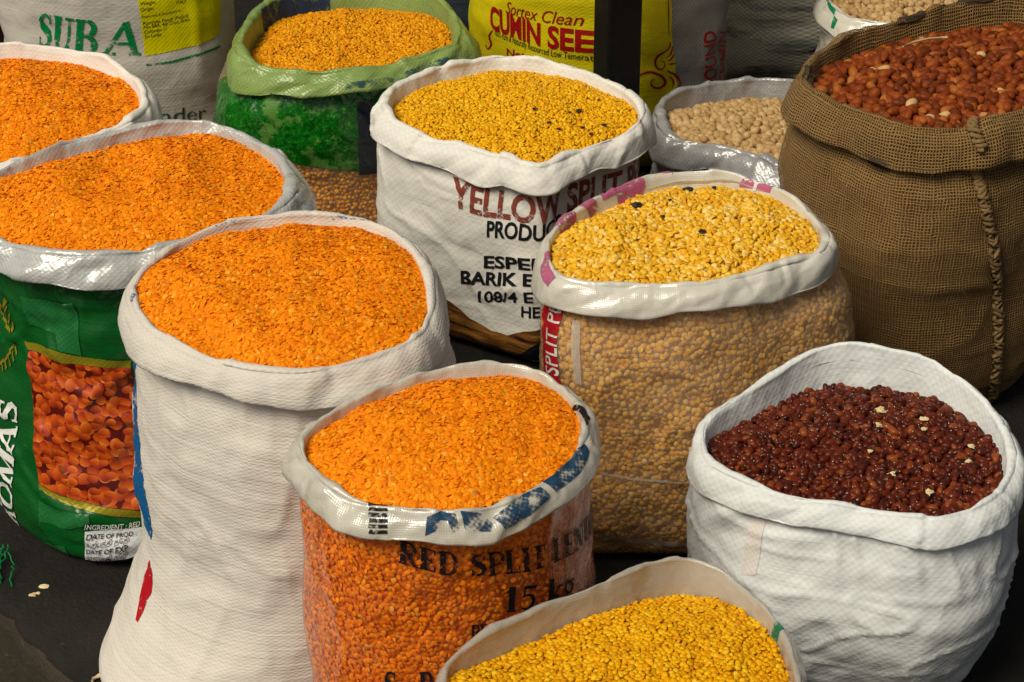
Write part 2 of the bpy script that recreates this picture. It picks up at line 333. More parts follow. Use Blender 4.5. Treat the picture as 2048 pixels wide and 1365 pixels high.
M['pale_blue'] = mat_woven('pale_blue_film', (0.32, 0.38, 0.45), rough=0.35, dirt=0.2)
k = NT('painted_steel_post'); M['post'] = k.m
k.set(Base_Color=k.mix(k.ramp(k.noise(30, 6, 0.7), [(0.55, (0, 0, 0)), (0.7, (1, 1, 1))]), (0.003, 0.0035, 0.005), (0.012, 0.010, 0.008)), Specular_IOR_Level=0.25, Roughness=0.5, Normal=k.bump(k.noise(120, 4), 0.2, 0.001))

M['lentil'] = mat_grain('red_lentil', [(0, (0.70, 0.13, 0.002)), (0.2, (0.82, 0.205, 0.002)), (0.8, (0.90, 0.265, 0.003)), (0.96, (0.93, 0.34, 0.010)), (0.992, (0.85, 0.42, 0.06)), (1, (0.30, 0.14, 0.04))], rough=0.6, spec=0.08)
M['pea'] = mat_grain('yellow_split_pea', [(0, (0.58, 0.24, 0.004)), (0.3, (0.74, 0.36, 0.004)), (0.8, (0.82, 0.44, 0.006)), (1, (0.84, 0.54, 0.03))], rough=0.45, spec=0.12)
M['pea_g'] = mat_grain('pale_split_pea', [(0, (0.64, 0.29, 0.006)), (0.35, (0.78, 0.41, 0.012)), (0.75, (0.82, 0.50, 0.05)), (1, (0.84, 0.62, 0.22))], rough=0.45, spec=0.12)
M['pea_e'] = mat_grain('bright_yellow_split_pea', [(0, (0.58, 0.22, 0.001)), (0.35, (0.72, 0.33, 0.001)), (0.8, (0.80, 0.41, 0.002)), (1, (0.80, 0.49, 0.02))], rough=0.45, spec=0.12)
M['pea_i'] = mat_grain('deep_yellow_split_pea', [(0, (0.52, 0.16, 0.003)), (0.3, (0.70, 0.27, 0.003)), (0.8, (0.78, 0.34, 0.004)), (1, (0.82, 0.42, 0.015))], rough=0.45, spec=0.12)
M['bean'] = mat_grain('dark_red_bean', [(0, (0.028, 0.005, 0.003)), (0.4, (0.072, 0.010, 0.004)), (0.85, (0.13, 0.020, 0.006)), (1, (0.24, 0.06, 0.012))], rough=0.34, spec=0.16)
M['hilum'] = mat_grain('bean_hilum', [(0, (0.55, 0.45, 0.28)), (1, (0.7, 0.6, 0.4))], rough=0.6)
M['peanut'] = mat_grain('peanut_skin', [(0, (0.07, 0.009, 0.002)), (0.4, (0.155, 0.022, 0.004)), (0.85, (0.24, 0.046, 0.007)), (0.990, (0.38, 0.12, 0.02)), (0.995, (0.55, 0.36, 0.15)), (1, (0.6, 0.42, 0.2))], rough=0.42, spec=0.12, bumps=0.25)
M['chickpea'] = mat_grain('chickpea', [(0, (0.36, 0.21, 0.075)), (0.5, (0.47, 0.30, 0.125)), (1, (0.56, 0.39, 0.19))], rough=0.6, spec=0.25, bumps=0.4, bscale=300)
M['crumb'] = mat_grain('pale_crumb', [(0, (0.62, 0.48, 0.24)), (1, (0.74, 0.62, 0.36))], rough=0.7)
k = NT('black_husk'); M['husk'] = k.m; k.set(Base_Color=(0.012, 0.011, 0.010), Roughness=0.7)
M['straw'] = mat_grain('straw', [(0, (0.6, 0.46, 0.24)), (1, (0.66, 0.52, 0.3))], rough=0.6)

def mat_stone(name, c0, c1, sc, bump):
    k = NT(name); a = k.noise(sc, 8, 0.65); b = k.noise(sc*12, 5, 0.7); d = k.noise(sc*0.25, 4, 0.6)
    c = k.mix(a, c0, c1); c = k.mix(k.math('MULTIPLY', k.ramp(d, [(0.5, (0, 0, 0)), (0.7, (1, 1, 1))]), 0.5), c, tuple(q*1.7 for q in c1))
    c = k.mix(k.ramp(b, [(0.62, (0, 0, 0)), (0.72, (1, 1, 1))]), c, tuple(q*1.9 for q in c1))
    k.set(Base_Color=c, Roughness=k.math('MULTIPLY_ADD', a, 0.3, 0.55), Specular_IOR_Level=0.12, Normal=k.bump(b, bump, 0.003, k.bump(a, bump, 0.006)))
    return k.m
M['slab'] = mat_stone('dark_slab', (0.009, 0.009, 0.0085), (0.024, 0.021, 0.0175), 14, 0.9)
M['ledge'] = mat_stone('worn_ledge_side', (0.02, 0.017, 0.013), (0.075, 0.06, 0.042), 11, 0.9)
M['ground'] = mat_stone('street_ground', (0.015, 0.014, 0.013), (0.04, 0.036, 0.03), 8, 0.8)

# ------------------------------------------------------------------ surfaces on an index grid, pixel picking, decals
class Grid:
    """a (rows x columns) sheet of points, closed in the column direction"""
    def __init__(s, P, closed=True):
        s.P = P; s.nr, s.nc = P.shape[:2]; s.closed = closed
        du = np.roll(P, -1, 1) - np.roll(P, 1, 1); dv = np.empty_like(P)
        dv[1:-1] = P[2:] - P[:-2]; dv[0] = P[1]-P[0]; dv[-1] = P[-1]-P[-2]
        N = np.cross(dv, du); N /= np.linalg.norm(N, axis=2, keepdims=True) + 1e-12
        s.N = N
        s.du_m = float(np.mean(np.linalg.norm(np.roll(P, -1, 1)-P, axis=2)[s.nr//3:2*s.nr//3])) if s.nr > 6 else 0.003
        L = np.linalg.norm(np.diff(P, axis=0), axis=2).mean(1); s.vm = np.concatenate([[0], np.cumsum(L)])
        s.bvh = None
    def faces(s):
        i = np.arange(s.nr-1)[:, None]; m = s.nc if s.closed else s.nc-1; j = np.arange(m)[None]
        a = i*s.nc + j; b = i*s.nc + (j+1) % s.nc; c = (i+1)*s.nc + (j+1) % s.nc; d = (i+1)*s.nc + j
        return np.stack([a, d, c, b], -1).reshape(-1, 4)
    def mesh(s, name, mat):
        F = s.faces(); m = s.nc if s.closed else s.nc-1
        i = np.repeat(np.arange(s.nr-1), m); j = np.tile(np.arange(m), s.nr-1)
        u = np.stack([j, j, j+1, j+1], 1)*s.du_m; v = np.stack([s.vm[i], s.vm[i+1], s.vm[i+1], s.vm[i]], 1)
        return mesh_np(name, s.P.reshape(-1, 3), F.ravel(), np.full(len(F), 4), mat, np.stack([u, v], -1).reshape(-1, 2))
    def pick(s, px, py):
        if s.bvh is None: s.bvh = BVHTree.FromPolygons([tuple(p) for p in s.P.reshape(-1, 3)], s.faces().tolist())
        d = ray(px, py); h, n, fi, _ = s.bvh.ray_cast(Vector(ORG), Vector(d).normalized())
        if h is None: return None
        m = s.nc if s.closed else s.nc-1; i, j = divmod(fi, m)
        a = s.P[i, j]; eu = s.P[i, (j+1) % s.nc]-a; ev = s.P[i+1, j]-a; q = np.array(h)-a
        A = np.array([[eu@eu, eu@ev], [eu@ev, ev@ev]]); r = np.linalg.solve(A + np.eye(2)*1e-14, [q@eu, q@ev])
        return np.array([j + r[0], i + r[1]])
    def pick_near(s, px, py):
        r = s.pick(px, py)
        if r is not None: return r
        for q in range(1, 60):
            for a in np.linspace(0, 2*math.pi, 20, endpoint=False):
                r = s.pick(px + 2*q*math.cos(a), py + 2*q*math.sin(a))
                if r is not None: return r
        raise RuntimeError('no hit')
    def ev(s, u, v):
        v = np.clip(v, 0, s.nr-1.001); i = np.floor(v).astype(int); b = (v-i)[:, None]
        j = np.floor(u).astype(int); a = (u-j)[:, None]; j0 = j % s.nc; j1 = (j+1) % s.nc
        f = lambda X: (X[i, j0]*(1-a)+X[i, j1]*a)*(1-b) + (X[i+1, j0]*(1-a)+X[i+1, j1]*a)*b
        return f(s.P), f(s.N)

def wrap(grid, name, verts, faces, mat, parent, label=None):
    """lay a flat figure (index u, index v, height over the sheet in metres) onto the sheet"""
    bm = bmesh.new(); vv = [bm.verts.new(p) for p in verts]
    for f in faces:
        try: bm.faces.new([vv[i] for i in f])
        except ValueError: pass
    A = np.array(verts)
    for ax, no in ((0, (1, 0, 0)), (1, (0, 1, 0))):
        lo, hi = math.floor(A[:, ax].min())+1, math.ceil(A[:, ax].max())
        for q in range(lo, hi):
            co = [0, 0, 0]; co[ax] = q
            bmesh.ops.bisect_plane(bm, geom=bm.verts[:]+bm.edges[:]+bm.faces[:], dist=1e-6, plane_co=co, plane_no=no)
    bm.verts.index_update(); X = np.array([v.co[:] for v in bm.verts])
    F = [[v.index for v in f.verts] for f in bm.faces]; bm.free()
    P, N = grid.ev(X[:, 0], X[:, 1]); Q = P + N*X[:, 2:3]
    flat = np.concatenate([np.array(f) for f in F]); sizes = [len(f) for f in F]
    uvv = np.stack([X[:, 0]*grid.du_m, np.interp(X[:, 1], np.arange(grid.nr), grid.vm)], 1)[flat]
    me = mesh_np(name, Q, flat, sizes, mat, uvv)
    # faces must look outwards
    bm = bmesh.new(); bm.from_mesh(me); bm.normal_update()
    fn = sum((f.normal.dot(Vector(N[f.verts[0].index])) for f in bm.faces), 0.0)
    if fn < 0: bmesh.ops.reverse_faces(bm, faces=bm.faces[:])
    bm.to_mesh(me); bm.free()
    o = link(name, me, parent)
    if label: o['label'] = label
    return o
def decal(grid, name, pix, mat, parent, eps=0.0006, label=None):
    pts = [grid.pick_near(*p) for p in pix]
    return wrap(grid, name, [(p[0], p[1], eps) for p in pts], [list(range(len(pts)))], mat, parent, label)
def quad_map(grid, quad):
    """quad: pixel corners bottom-left, bottom-right, top-right, top-left -> map from unit square to grid indices"""
    bl, br, tr, tl = [grid.pick_near(*p) for p in quad]
    def f(x, y):
        x = np.asarray(x)[:, None]; y = np.asarray(y)[:, None]
        return bl*(1-x)*(1-y) + br*x*(1-y) + tr*x*y + tl*(1-x)*y
    return f
def text2d(body, bold=0.0, shear=0.0, spacing=1.0):
    cu = bpy.data.curves.new('lettering', 'FONT'); cu.body = body; cu.offset = bold; cu.shear = shear; cu.space_character = spacing
    cu.resolution_u = 3; cu.fill_mode = 'FRONT'
    o = bpy.data.objects.new('lettering', cu); COL.objects.link(o)
    me = bpy.data.meshes.new_from_object(o); V = np.array([v.co[:2] for v in me.vertices]); F = [list(p.vertices) for p in me.polygons]
    bpy.data.objects.remove(o); bpy.data.meshes.remove(me); bpy.data.curves.remove(cu)
    return V, F
def write(grid, name, body, quad, mat, parent, ref=None, bold=0.0, eps=0.0008, shear=0.0, spacing=1.0, label=None):
    """text fitted so that the part ref of it (default all) fills the pixel quad; cap height = quad height"""
    V, F = text2d(body, bold, shear, spacing); R, _ = text2d(ref or body, bold, shear, spacing)
    x0, x1 = R[:, 0].min(), R[:, 0].max(); cap, _ = text2d('E', bold); y0, y1 = cap[:, 1].min(), cap[:, 1].max()
    f = quad_map(grid, quad); Q = f((V[:, 0]-x0)/(x1-x0), (V[:, 1]-y0)/(y1-y0))
    return wrap(grid, name, [(q[0], q[1], eps) for q in Q], F, mat, parent, label)

# ---- a small slab-serif alphabet built from strokes, for the stencilled prints
def strip(pts, w):
    P = np.array(pts, float); w = np.full(len(P), w, float) if np.isscalar(w) else np.array(w, float)
    T = np.gradient(P, axis=0); T /= np.linalg.norm(T, axis=1, keepdims=True); Nn = np.stack([-T[:, 1], T[:, 0]], 1)
    A, B = P + Nn*w[:, None]/2, P - Nn*w[:, None]/2
    return [[A[i], A[i+1], B[i+1], B[i]] for i in range(len(P)-1)]
def arc(cx, cy, rx, ry, a0, a1, wt, wv, n=12):
    t = np.radians(np.linspace(a0, a1, n)); w = wt + (wv-wt)*np.abs(np.cos(t))
    return strip(np.stack([cx+rx*np.cos(t), cy+ry*np.sin(t)], 1), w)
def box(x0, y0, x1, y1): return [[(x0, y0), (x1, y0), (x1, y1), (x0, y1)]]
TH, TN, SF = 0.27, 0.11, 0.085
def serif(x, y): return box(x-0.19, y, x+0.19, y+SF)
def stem(x, y0=0, y1=1, s=(1, 1), w=TH): return box(x-w/2, y0, x+w/2, y1) + (serif(x, y0) if s[0] else []) + (serif(x, y1-SF) if s[1] else [])
S_PTS = [(.74, .74), (.70, .88), (.50, .955), (.28, .90), (.19, .76), (.26, .62), (.46, .53), (.66, .43), (.74, .28), (.66, .11), (.44, .045), (.22, .12), (.17, .28)]
S_W = [.07, .09, .09, .13, .24, .27, .27, .27, .24, .16, .11, .10, .08]
GLYPH = {
 'R': (0.95, stem(.25) + box(.25, .93, .55, 1) + box(.25, .47, .55, .54) + arc(.52, .735, .26, .23, 90, -90, .08, .19) + strip([(.48, .50), (.80, .04)], .19) + box(.68, 0, .98, SF)),
 'E': (0.86, stem(.25) + box(.25, .93, .78, 1) + box(.25, .46, .62, .54) + box(.25, 0, .80, .07) + box(.71, .76, .78, .95) + box(.73, .05, .80, .26) + box(.57, .38, .63, .62)),
 'D': (0.98, stem(.25) + box(.25, .93, .5, 1) + box(.25, 0, .5, .07) + arc(.47, .5, .36, .463, 90, -90, .08, .2)),
 'S': (0.88, strip(S_PTS, S_W) + box(.68, .70, .76, .98) + box(.15, .02, .22, .30)),
 'P': (0.86, stem(.25) + box(.25, .93, .52, 1) + box(.25, .42, .52, .49) + arc(.50, .71, .27, .255, 90, -90, .08, .19)),
 'L': (0.84, stem(.25) + box(.25, 0, .78, .07) + box(.71, .05, .78, .30)),
 'I': (0.50, stem(.25)),
 'T': (0.90, stem(.45, s=(1, 0)) + box(.06, .93, .84, 1) + box(.06, .72, .12, .95) + box(.78, .72, .84, .95)),
 'N': (1.0, stem(.2, w=TN) + stem(.82, w=TN, s=(0, 1)) + strip([(.20, .98), (.82, .02)], .2)),
 'U': (0.98, stem(.24, .30, 1, (0, 1)) + stem(.78, .30, 1, (0, 1), TN) + arc(.51, .31, .27, .27, 180, 360, .1, .15)),
 'B': (0.90, stem(.25) + box(.25, .93, .5, 1) + box(.25, .48, .52, .55) + box(.25, 0, .5, .07) + arc(.48, .745, .24, .22, 90, -90, .08, .18) + arc(.50, .265, .27, .235, 90, -90, .08, .2)),
 'A': (1.0, strip([(.16, .03), (.47, .98)], .09) + strip([(.50, .98), (.83, .03)], .21) + box(.28, .30, .70, .38) + serif(.16, 0) + serif(.83, 0)),
 'O': (1.0, arc(.48, .5, .37, .45, 0, 360, .08, .2, 26)),
 'K': (1.0, stem(.25) + strip([(.30, .42), (.80, .96)], .09) + strip([(.46, .60), (.84, .04)], .2) + serif(.80, .93) + serif(.84, 0)),
 'M': (1.2, stem(.2, w=TN) + stem(.98, w=TH) + strip([(.22, .98), (.60, .05)], .2) + strip([(.60, .05), (.95, .98)], .09)),
 'C': (0.92, arc(.50, .5, .37, .46, 45, 315, .08, .2, 20) + box(.76, .68, .83, .96)),
 'F': (0.82, stem(.25) + box(.25, .93, .78, 1) + box(.25, .46, .62, .54) + box(.71, .74, .78, .95)),
 '1': (0.62, stem(.34, s=(1, 0)) + strip([(.34, .98), (.12, .78)], [.10, .07])),
 '5': (0.78, box(.20, .86, .70, 1) + box(.20, .5, .27, .9) + strip([(.22, .56), (.40, .62), (.58, .54), (.66, .34), (.56, .12), (.36, .04), (.14, .10)], [.07, .10, .15, .18, .16, .10, .10])),
 'k': (0.86, stem(.22, 0, 1.05, (1, 0)) + box(.05, 1.0, .22, 1.05) + strip([(.26, .28), (.66, .66)], .08) + strip([(.38, .40), (.74, .04)], .18) + serif(.66, .62) + serif(.74, 0)),
 'g': (0.80, arc(.36, .46, .22, .21, 0, 360, .08, .17, 20) + strip([(.28, .24), (.16, .14), (.34, .06), (.60, .02), (.68, -.12), (.52, -.26), (.28, -.27), (.10, -.18), (.18, -.04), (.30, .04)], [.08, .10, .12, .13, .13, .10, .10, .12, .10, .08]) + strip([(.50, .62), (.62, .70), (.72, .66)], [.06, .09, .12])),
 ' ': (0.45, []), ':': (0.4, box(.12, .0, .28, .16) + box(.12, .45, .28, .61)), '.': (0.4, box(.12, 0, .28, .16)),
}
def serif_text(grid, name, body, quad, mat, parent, ref=None, eps=0.0008, shear=0.0, label=None):
    def width(t): return sum(GLYPH[c][0] for c in t)
    wr = width(ref or body); f = quad_map(grid, quad); V = []; F = []; x = 0.0; kz = 0
    for c in body:
        adv, polys = GLYPH[c]
        for p in polys:
            p = np.array(p, float); kz += 1
            q = f((p[:, 0] + shear*p[:, 1] + x)/wr, p[:, 1]); n0 = len(V)
            V += [(a[0], a[1], eps + 0.000012*(kz % 25)) for a in q]; F.append(list(range(n0, n0+len(q))))
        x += adv
    return wrap(grid, name, V, F, mat, parent, label)

# ------------------------------------------------------------------ sacks
def wts(nx, ny):
    return np.maximum(0, -nx)**2, np.maximum(0, nx)**2, np.maximum(0, -ny)**2, np.maximum(0, ny)**2   # left right front back
def lrfb(q, wt): return q[0]*wt[0] + q[1]*wt[1] + q[2]*wt[2] + q[3]*wt[3]

class Sack: pass
def make_sack(name, label, trace, h, body_mat, rim_mat, seed, cuff=(0.03, 0.03, 0.035, 0.03), roll=(0.010, 0.010, 0.010, 0.010), drop=(0.006,)*4, mound=0.012,
              prof=((1, 0, 0, 0), (0.8, .004, .004, .004), (0.5, .008, .008, .008), (0.15, .004, .004, .004), (0, -.012, -.012, -.012)), dz=None, rim_wr=1.0, gather=1.0, crease=1.0, slant=0.0,
              nu=280, nv=78, round_b=0.02, base_shift=(0, 0), hcrease=0.0, cr_v=5, ear=None, flare=0.004, group='open sacks of pulses standing on the slab', pleats=9):
    S = Sack(); S.name = name
    z = np.full(len(trace), h) if dz is None else h + np.array(dz)
    C = closed_spline([at(p[0], p[1], zz) for p, zz in zip(trace, z)], nu)
    area = 0.5*np.sum(C[:, 0]*np.roll(C[:, 1], -1) - np.roll(C[:, 0], -1)*C[:, 1])
    if area < 0: C = C[::-1]
    C = smooth_per(C, 2)
    C = np.roll(C, -int(np.argmax(C[:, 1])), 0)
    ctr = C.mean(0); T = np.roll(C, -1, 0) - np.roll(C, 1, 0); T[:, 2] = 0; T /= np.linalg.norm(T, axis=1, keepdims=True)
    N = np.stack([T[:, 1], -T[:, 0], np.zeros(nu)], 1); Ns = smooth_per(N, 8); Ns /= np.linalg.norm(Ns, axis=1, keepdims=True)
    wt = wts(Ns[:, 0], Ns[:, 1]); U = np.arange(nu)/nu
    S.C, S.N, S.ctr, S.U, S.wt, S.h = C, Ns, ctr, U, wt, h
    w = lrfb(roll, wt)*(1 + 0.22*pnoise(U, 0*U, 11, 1, seed)); cf = lrfb(cuff, wt)*(1 + 0.22*pnoise(U, 0*U, 9, 1, seed+1) + 0.09*pnoise(U, 0*U, 25, 1, seed+61)); dp = lrfb(drop, wt) + 0.003*wt[3]
    zr = (0.0022*pnoise(U, 0*U, 10, 1, seed+2) + 0.0024*lnoise(U, 0*U, 23, 1, seed+62))*rim_wr + 0.0045*wt[3]
    S.w, S.dp, S.cf = w, dp, cf
    # --- folded rim: inner wall, rolled top, cuff outside, hem turned in
    prof_r = []
    depth = dp + 0.035
    wt_ = 0.27*w; xi = lrfb((-.45, -.45, -.66, .05), wt)*w; xo = xi + 2*wt_; xe = np.maximum(0.81*w + flare, xo + 0.006)
    for t in np.linspace(0, 1, 12): prof_r.append((xi*t + (-0.74*w - 0.004)*(1-t), -depth*(1-t) - 0.15*w*t))
    for a in np.linspace(0, math.pi, 9)[1:]: prof_r.append((xi + wt_*(1-math.cos(a)), wt_*0.9*math.sin(a) - 0.15*w))
    for t in np.linspace(0, 1, 20)[1:]:
        ex, ez = math.sin(t*math.pi/2)**0.9, 1-math.cos(t*math.pi/2); ex, ez = 0.7*ex + 0.3*t, 0.7*ez + 0.3*t
        prof_r.append((xo + (xe-xo)*ex, -0.15*w - (cf-0.15*w)*ez))
    prof_r += [(xe - 0.0012, -cf - 0.0010), (w*0.5, -cf - 0.0015), (w*0.0, -cf + 0.004), (-w*0.3, -cf + 0.012)]
    nr = len(prof_r); R = np.empty((nr, nu, 3))
    for i, (a, b) in enumerate(prof_r):
        R[i] = C + Ns*np.asarray(a)[:, None]*np.ones((nu, 1)); R[i, :, 2] += b + zr
    V = np.linspace(0, 1, nr)[:, None]*np.ones((1, nu)); UU = U[None]*np.ones((nr, 1))
    sk = UU + 0.02*(V-0.4)*np.sign(pnoise(UU, V*0, 7, 1, seed+3))
    dsp = 0.0026*lnoise(sk, V, 30, 3.2, seed+4) + 0.0013*lnoise(sk + 0.02*V, V, 58, 6, seed+5) + 0.0022*pnoise(UU, V, 10, 2.0, seed+7)
    fade = np.ones(nr); fade[-4:] = (0.6, 0.3, 0.1, 0); fade[:12] = np.linspace(0.12, 0.6, 12)
    g = Grid(R); R = R + g.N*(dsp*rim_wr*fade[:, None])[..., None]
    rp = np.random.RandomState(seed+70)
    for uc in (np.arange(pleats) + rp.uniform(-.4, .4, pleats))/max(pleats, 1):       # pleats: the cloth laps over itself along slanting lines
        wd, dep, sl, sg, v0, v1 = rp.uniform(.010, .034), rp.uniform(.0006, .0022)*rim_wr, rp.uniform(-.035, .035), rp.choice((-1, 1)), rp.uniform(.05, .4), rp.uniform(.6, 1.0)
        x = sg*(((UU - uc - sl*(V-0.5) + 0.5) % 1) - 0.5)/wd
        pf = np.where(x > 0, np.clip(1-x, 0, 1)**1.3, np.clip(1 + x/0.12, 0, 1)) - 0.35*np.exp(-((x+0.25)/0.16)**2)
        R += g.N*(dep*pf*fade[:, None]*np.clip((V-v0)/0.15, 0, 1)*np.clip((v1+.15-V)/0.15, 0, 1))[..., None]
    S.rim = Grid(R)
    # --- body
    zf = np.array([p[0] for p in prof])[::-1]; oL, oR_, oF = [np.array([p[i] for p in prof])[::-1] for i in (1, 2, 3)]
    ztop = C[:, 2] - cf*0.55
    rows = []; vv = np.concatenate([np.linspace(0, 0.9, nv-16), 0.9 + 0.1*np.sin(np.linspace(0, math.pi/2, 17))[1:]])
    zfine = np.linspace(0, 1, 201); ker = np.exp(-0.5*(np.arange(-18, 19)/8.0)**2); ker /= ker.sum()
    def sm(o): y = np.interp(zfine, zf, o); return np.convolve(np.pad(y, 18, mode='edge'), ker, 'valid')
    yL, yR, yF = sm(oL), sm(oR_), sm(oF)
    B = np.empty((nv, nu, 3)); V = np.empty((nv, nu))
    for i, v in enumerate(vv):
        zz = ztop*(1-v); f = 1-v
        a = [np.interp(f, zfine, y) for y in (yL, yR, yF)]; off = lrfb((a[0], a[1], a[2], 0.5*(a[0]+a[1])), wt)
        rb = round_b; q = np.clip((rb-zz)/rb, 0, 1); off = off - rb*(1-np.sqrt(np.maximum(0, 1-q*q)))
        sh = (1-f)**1.5
        if ear: off = off + ear[2]*np.maximum(0, Ns[:, 0]*ear[0] + Ns[:, 1]*ear[1])**5*np.clip((0.42-f)/0.42, 0, 1)**1.6
        B[i] = C + Ns*(off - 0.2*w*(1-wt[3]) + 0.5*w*wt[3]*f)[:, None]; B[i, :, 0] += base_shift[0]*sh; B[i, :, 1] += base_shift[1]*sh; B[i, :, 2] = zz
        V[i] = v
    UU = U[None]*np.ones((nv, 1)); hz = B[:, :, 2]; below = np.clip((ztop[None]-0.45*cf[None] - hz), 0, None)
    dsp = gather*0.0045*np.exp(-below/0.03)*(ridge(pnoise(UU + 0.03*pnoise(UU, V, 6, 4, seed+20), V*0.6, 34, 2, seed+8), 2.0)-0.3)
    dsp += crease*(0.0026*ridge(pnoise(UU + slant*V + 0.03*pnoise(UU, V, 9, 5, seed+22), V + 0.10*pnoise(UU, V, 8, 4, seed+21), 11, cr_v, seed+9), 5) + 0.0016*ridge(pnoise(UU - 0.15*V, V, 20, 8, seed+10), 5) + 0.0008*pnoise(UU, V, 34, 14, seed+11))
    dsp += crease*(0.0016*lnoise(UU + slant*0.5*V, V, 19, 7, seed+63) + 0.0007*lnoise(UU - 0.1*V, V, 44, 15, seed+64))
    dsp += 0.004*pnoise(UU, V, 7, 4, seed+12)*min(1.2, crease+0.3)
    if hcrease: 
        q = V + slant*0.25*np.sin(2*math.pi*(UU+0.1)) + 0.02*pnoise(UU, V, 5, 4, seed+30)
        dsp += hcrease*(ridge(pnoise(UU*1.0, q, 3, 26, seed+31), 5) - 0.6*ridge(pnoise(UU, q, 2, 17, seed+32), 7) + 0.25*pnoise(UU, q, 9, 60, seed+33))
    fade = np.clip(B[:, :, 2]/0.03, 0, 1); g = Grid(B); nrm = g.N.copy()
    B = B + nrm*(dsp*fade)[..., None]; B[:, :, 2] = np.maximum(B[:, :, 2], 0.0012)
    last = B[-1]; cb = last.mean(0); cap = [last + (cb-last)*t for t in (0.3, 0.7, 0.97)]
    for q in cap: q[:, 2] = 0.0012
    S.body_only = nv
    S.body = Grid(np.concatenate([B, np.array(cap)], 0))
    root = empty(name, (float(cb[0]), float(cb[1]), 0), label, 'sack', group); S.root = root
    S.body_o = link('body', S.body.mesh('body', body_mat), root)
    S.rim_o = link('rolled_rim', S.rim.mesh('rolled_rim', rim_mat), root)
    # --- surface of what is inside
    tq = 1 - dp/depth; xin = xi*tq + (-0.74*w - 0.004)*(1-tq); inner = C + Ns*(xin + 0.0012)[:, None]; S.inner = inner; S.zb = C[:, 2] - dp; S.mound = mound
    S.ang = np.arctan2(inner[:, 1]-ctr[1], inner[:, 0]-ctr[0]); S.rad = np.hypot(inner[:, 0]-ctr[0], inner[:, 1]-ctr[1])
    o = np.argsort(S.ang); S.sa, S.sr, S.sz = S.ang[o], S.rad[o], S.zb[o]
    S.seed = seed
    return S
def content_z(S, x, y):
    a = np.arctan2(y-S.ctr[1], x-S.ctr[0]); r = np.hypot(x-S.ctr[0], y-S.ctr[1])
    R = np.interp(a, S.sa, S.sr, period=2*math.pi); zb = np.interp(a, S.sa, S.sz, period=2*math.pi); p = r/R
    zm = S.sz.mean()
    q = np.clip(p, 0, 1); z = zb*q**2 + zm*(1-q**2) + S.mound*(1-q**2.2)
    uu = x*4.0 + 13.7; vv = np.clip((y-1.0)/2.2, 0, 1)
    z = z + 0.0055*pnoise(uu*0.5, vv, 9, 24, S.seed+40)*(1-q**4) + 0.0018*pnoise(uu*0.5, vv, 26, 60, S.seed+41) + 0.002*ridge(pnoise(uu*0.5, vv, 14, 30, S.seed+42), 2)*(1-q**4)
    return z, p

# ------------------------------------------------------------------ grains
def lathe(rings, seg, caps=(True, True)):
    """rings: (radius, z); first and last may be poles (radius 0)"""
    V = []; idx = []
    for r, z in rings:
        if r == 0: idx.append([len(V)]); V.append((0, 0, z))
        else:
            idx.append(list(range(len(V), len(V)+seg))); V += [(r*math.cos(2*math.pi*i/seg), r*math.sin(2*math.pi*i/seg), z) for i in range(seg)]
    F = []
    for a, b in zip(idx[:-1], idx[1:]):
        for i in range(seg):
            j = (i+1) % seg
            if len(a) == 1: F.append((a[0], b[j], b[i]) if False else (a[0], b[i], b[j]))
            elif len(b) == 1: F.append((a[i], b[0], a[j]))
            else: F.append((a[i], b[i], b[j])); F.append((a[i], b[j], a[j]))
    return np.array(V, float), np.array(F, int)
def shape_lentil(k):
    r = random.Random(k); V, F = lathe([(0, .24 + .03*(k % 3)), (1, .0), (0, -.18 - .06*(k % 2))], 8)
    V[:, 0] *= 1 + r.uniform(-.06, .06); return V, F
def shape_pea(k):
    r = random.Random(k+5); V, F = lathe([(0, .52), (.64, .42), (1, .0), (0, -.22)], 8)
    V[:, 0] *= 1 + r.uniform(-.08, .08); V[:, 2] *= r.uniform(.9, 1.1); return V, F
def shape_chana(k):
    V, F = lathe([(0, .46), (.66, .38), (1, -.04), (.88, -.24), (0, -.17 - .05*(k % 2))], 9)
    V[:, 0] *= 1.06; V[:, 0] += 0.10*V[:, 1]**2; return V, F
def sphere(seg, rg): return lathe([(math.sin(math.pi*i/rg) if 0 < i < rg else 0, math.cos(math.pi*i/rg)) for i in range(rg+1)], seg)
def shape_bean(k):
    V, F = sphere(9, 6); V = V[:, [2, 0, 1]].copy(); V[:, 0] *= 1.28 + .08*(k % 3); V[:, 2] *= .82; V[:, 1] *= 0.95
    V[:, 1] -= 0.16*(V[:, 0]**2 - .5)
    return V, F[:, ::1]
def shape_peanut(k):
    V, F = sphere(10, 8); V = V[:, [2, 0, 1]].copy(); x = V[:, 0]
    V[:, 1:] *= (1 - 0.10*x + 0.05*np.cos(3*x + k))[:, None]; V[:, 0] *= 1.34 + 0.12*(k % 3); V[:, 0] += 0.22*np.clip(x-.75, 0, 1); V[:, 2] *= 0.93
    V[:, 1] += 0.05*np.sin(2*x + k); return V, F
def shape_chickpea(k):
    V, F = sphere(10, 8); V = V[:, [2, 0, 1]].copy(); a = np.arctan2(V[:, 2], V[:, 1]); x = V[:, 0].copy()
    V[:, 0] *= 1.06; V[:, 0] += 0.38*np.exp(-((1-x)/0.12)); g = np.exp(-(np.mod(a+math.pi, 2*math.pi)-math.pi)**2/0.18)
    V[:, 1] *= 1 - 0.24*g*np.clip(x+.7, 0, 1); V[:, 1:] *= (1 + 0.06*np.sin(3*a + k)*np.clip(1-np.abs(x), 0, 1))[:, None]; V[:, 2] *= .95
    return V, F
SHAPES = dict(lentil=shape_lentil, pea=shape_pea, chana=shape_chana, bean=shape_bean, peanut=shape_peanut, chickpea=shape_chickpea)
NVAR = 4
TEMPL = {k: [f(i) for i in range(NVAR)] for k, f in SHAPES.items()}
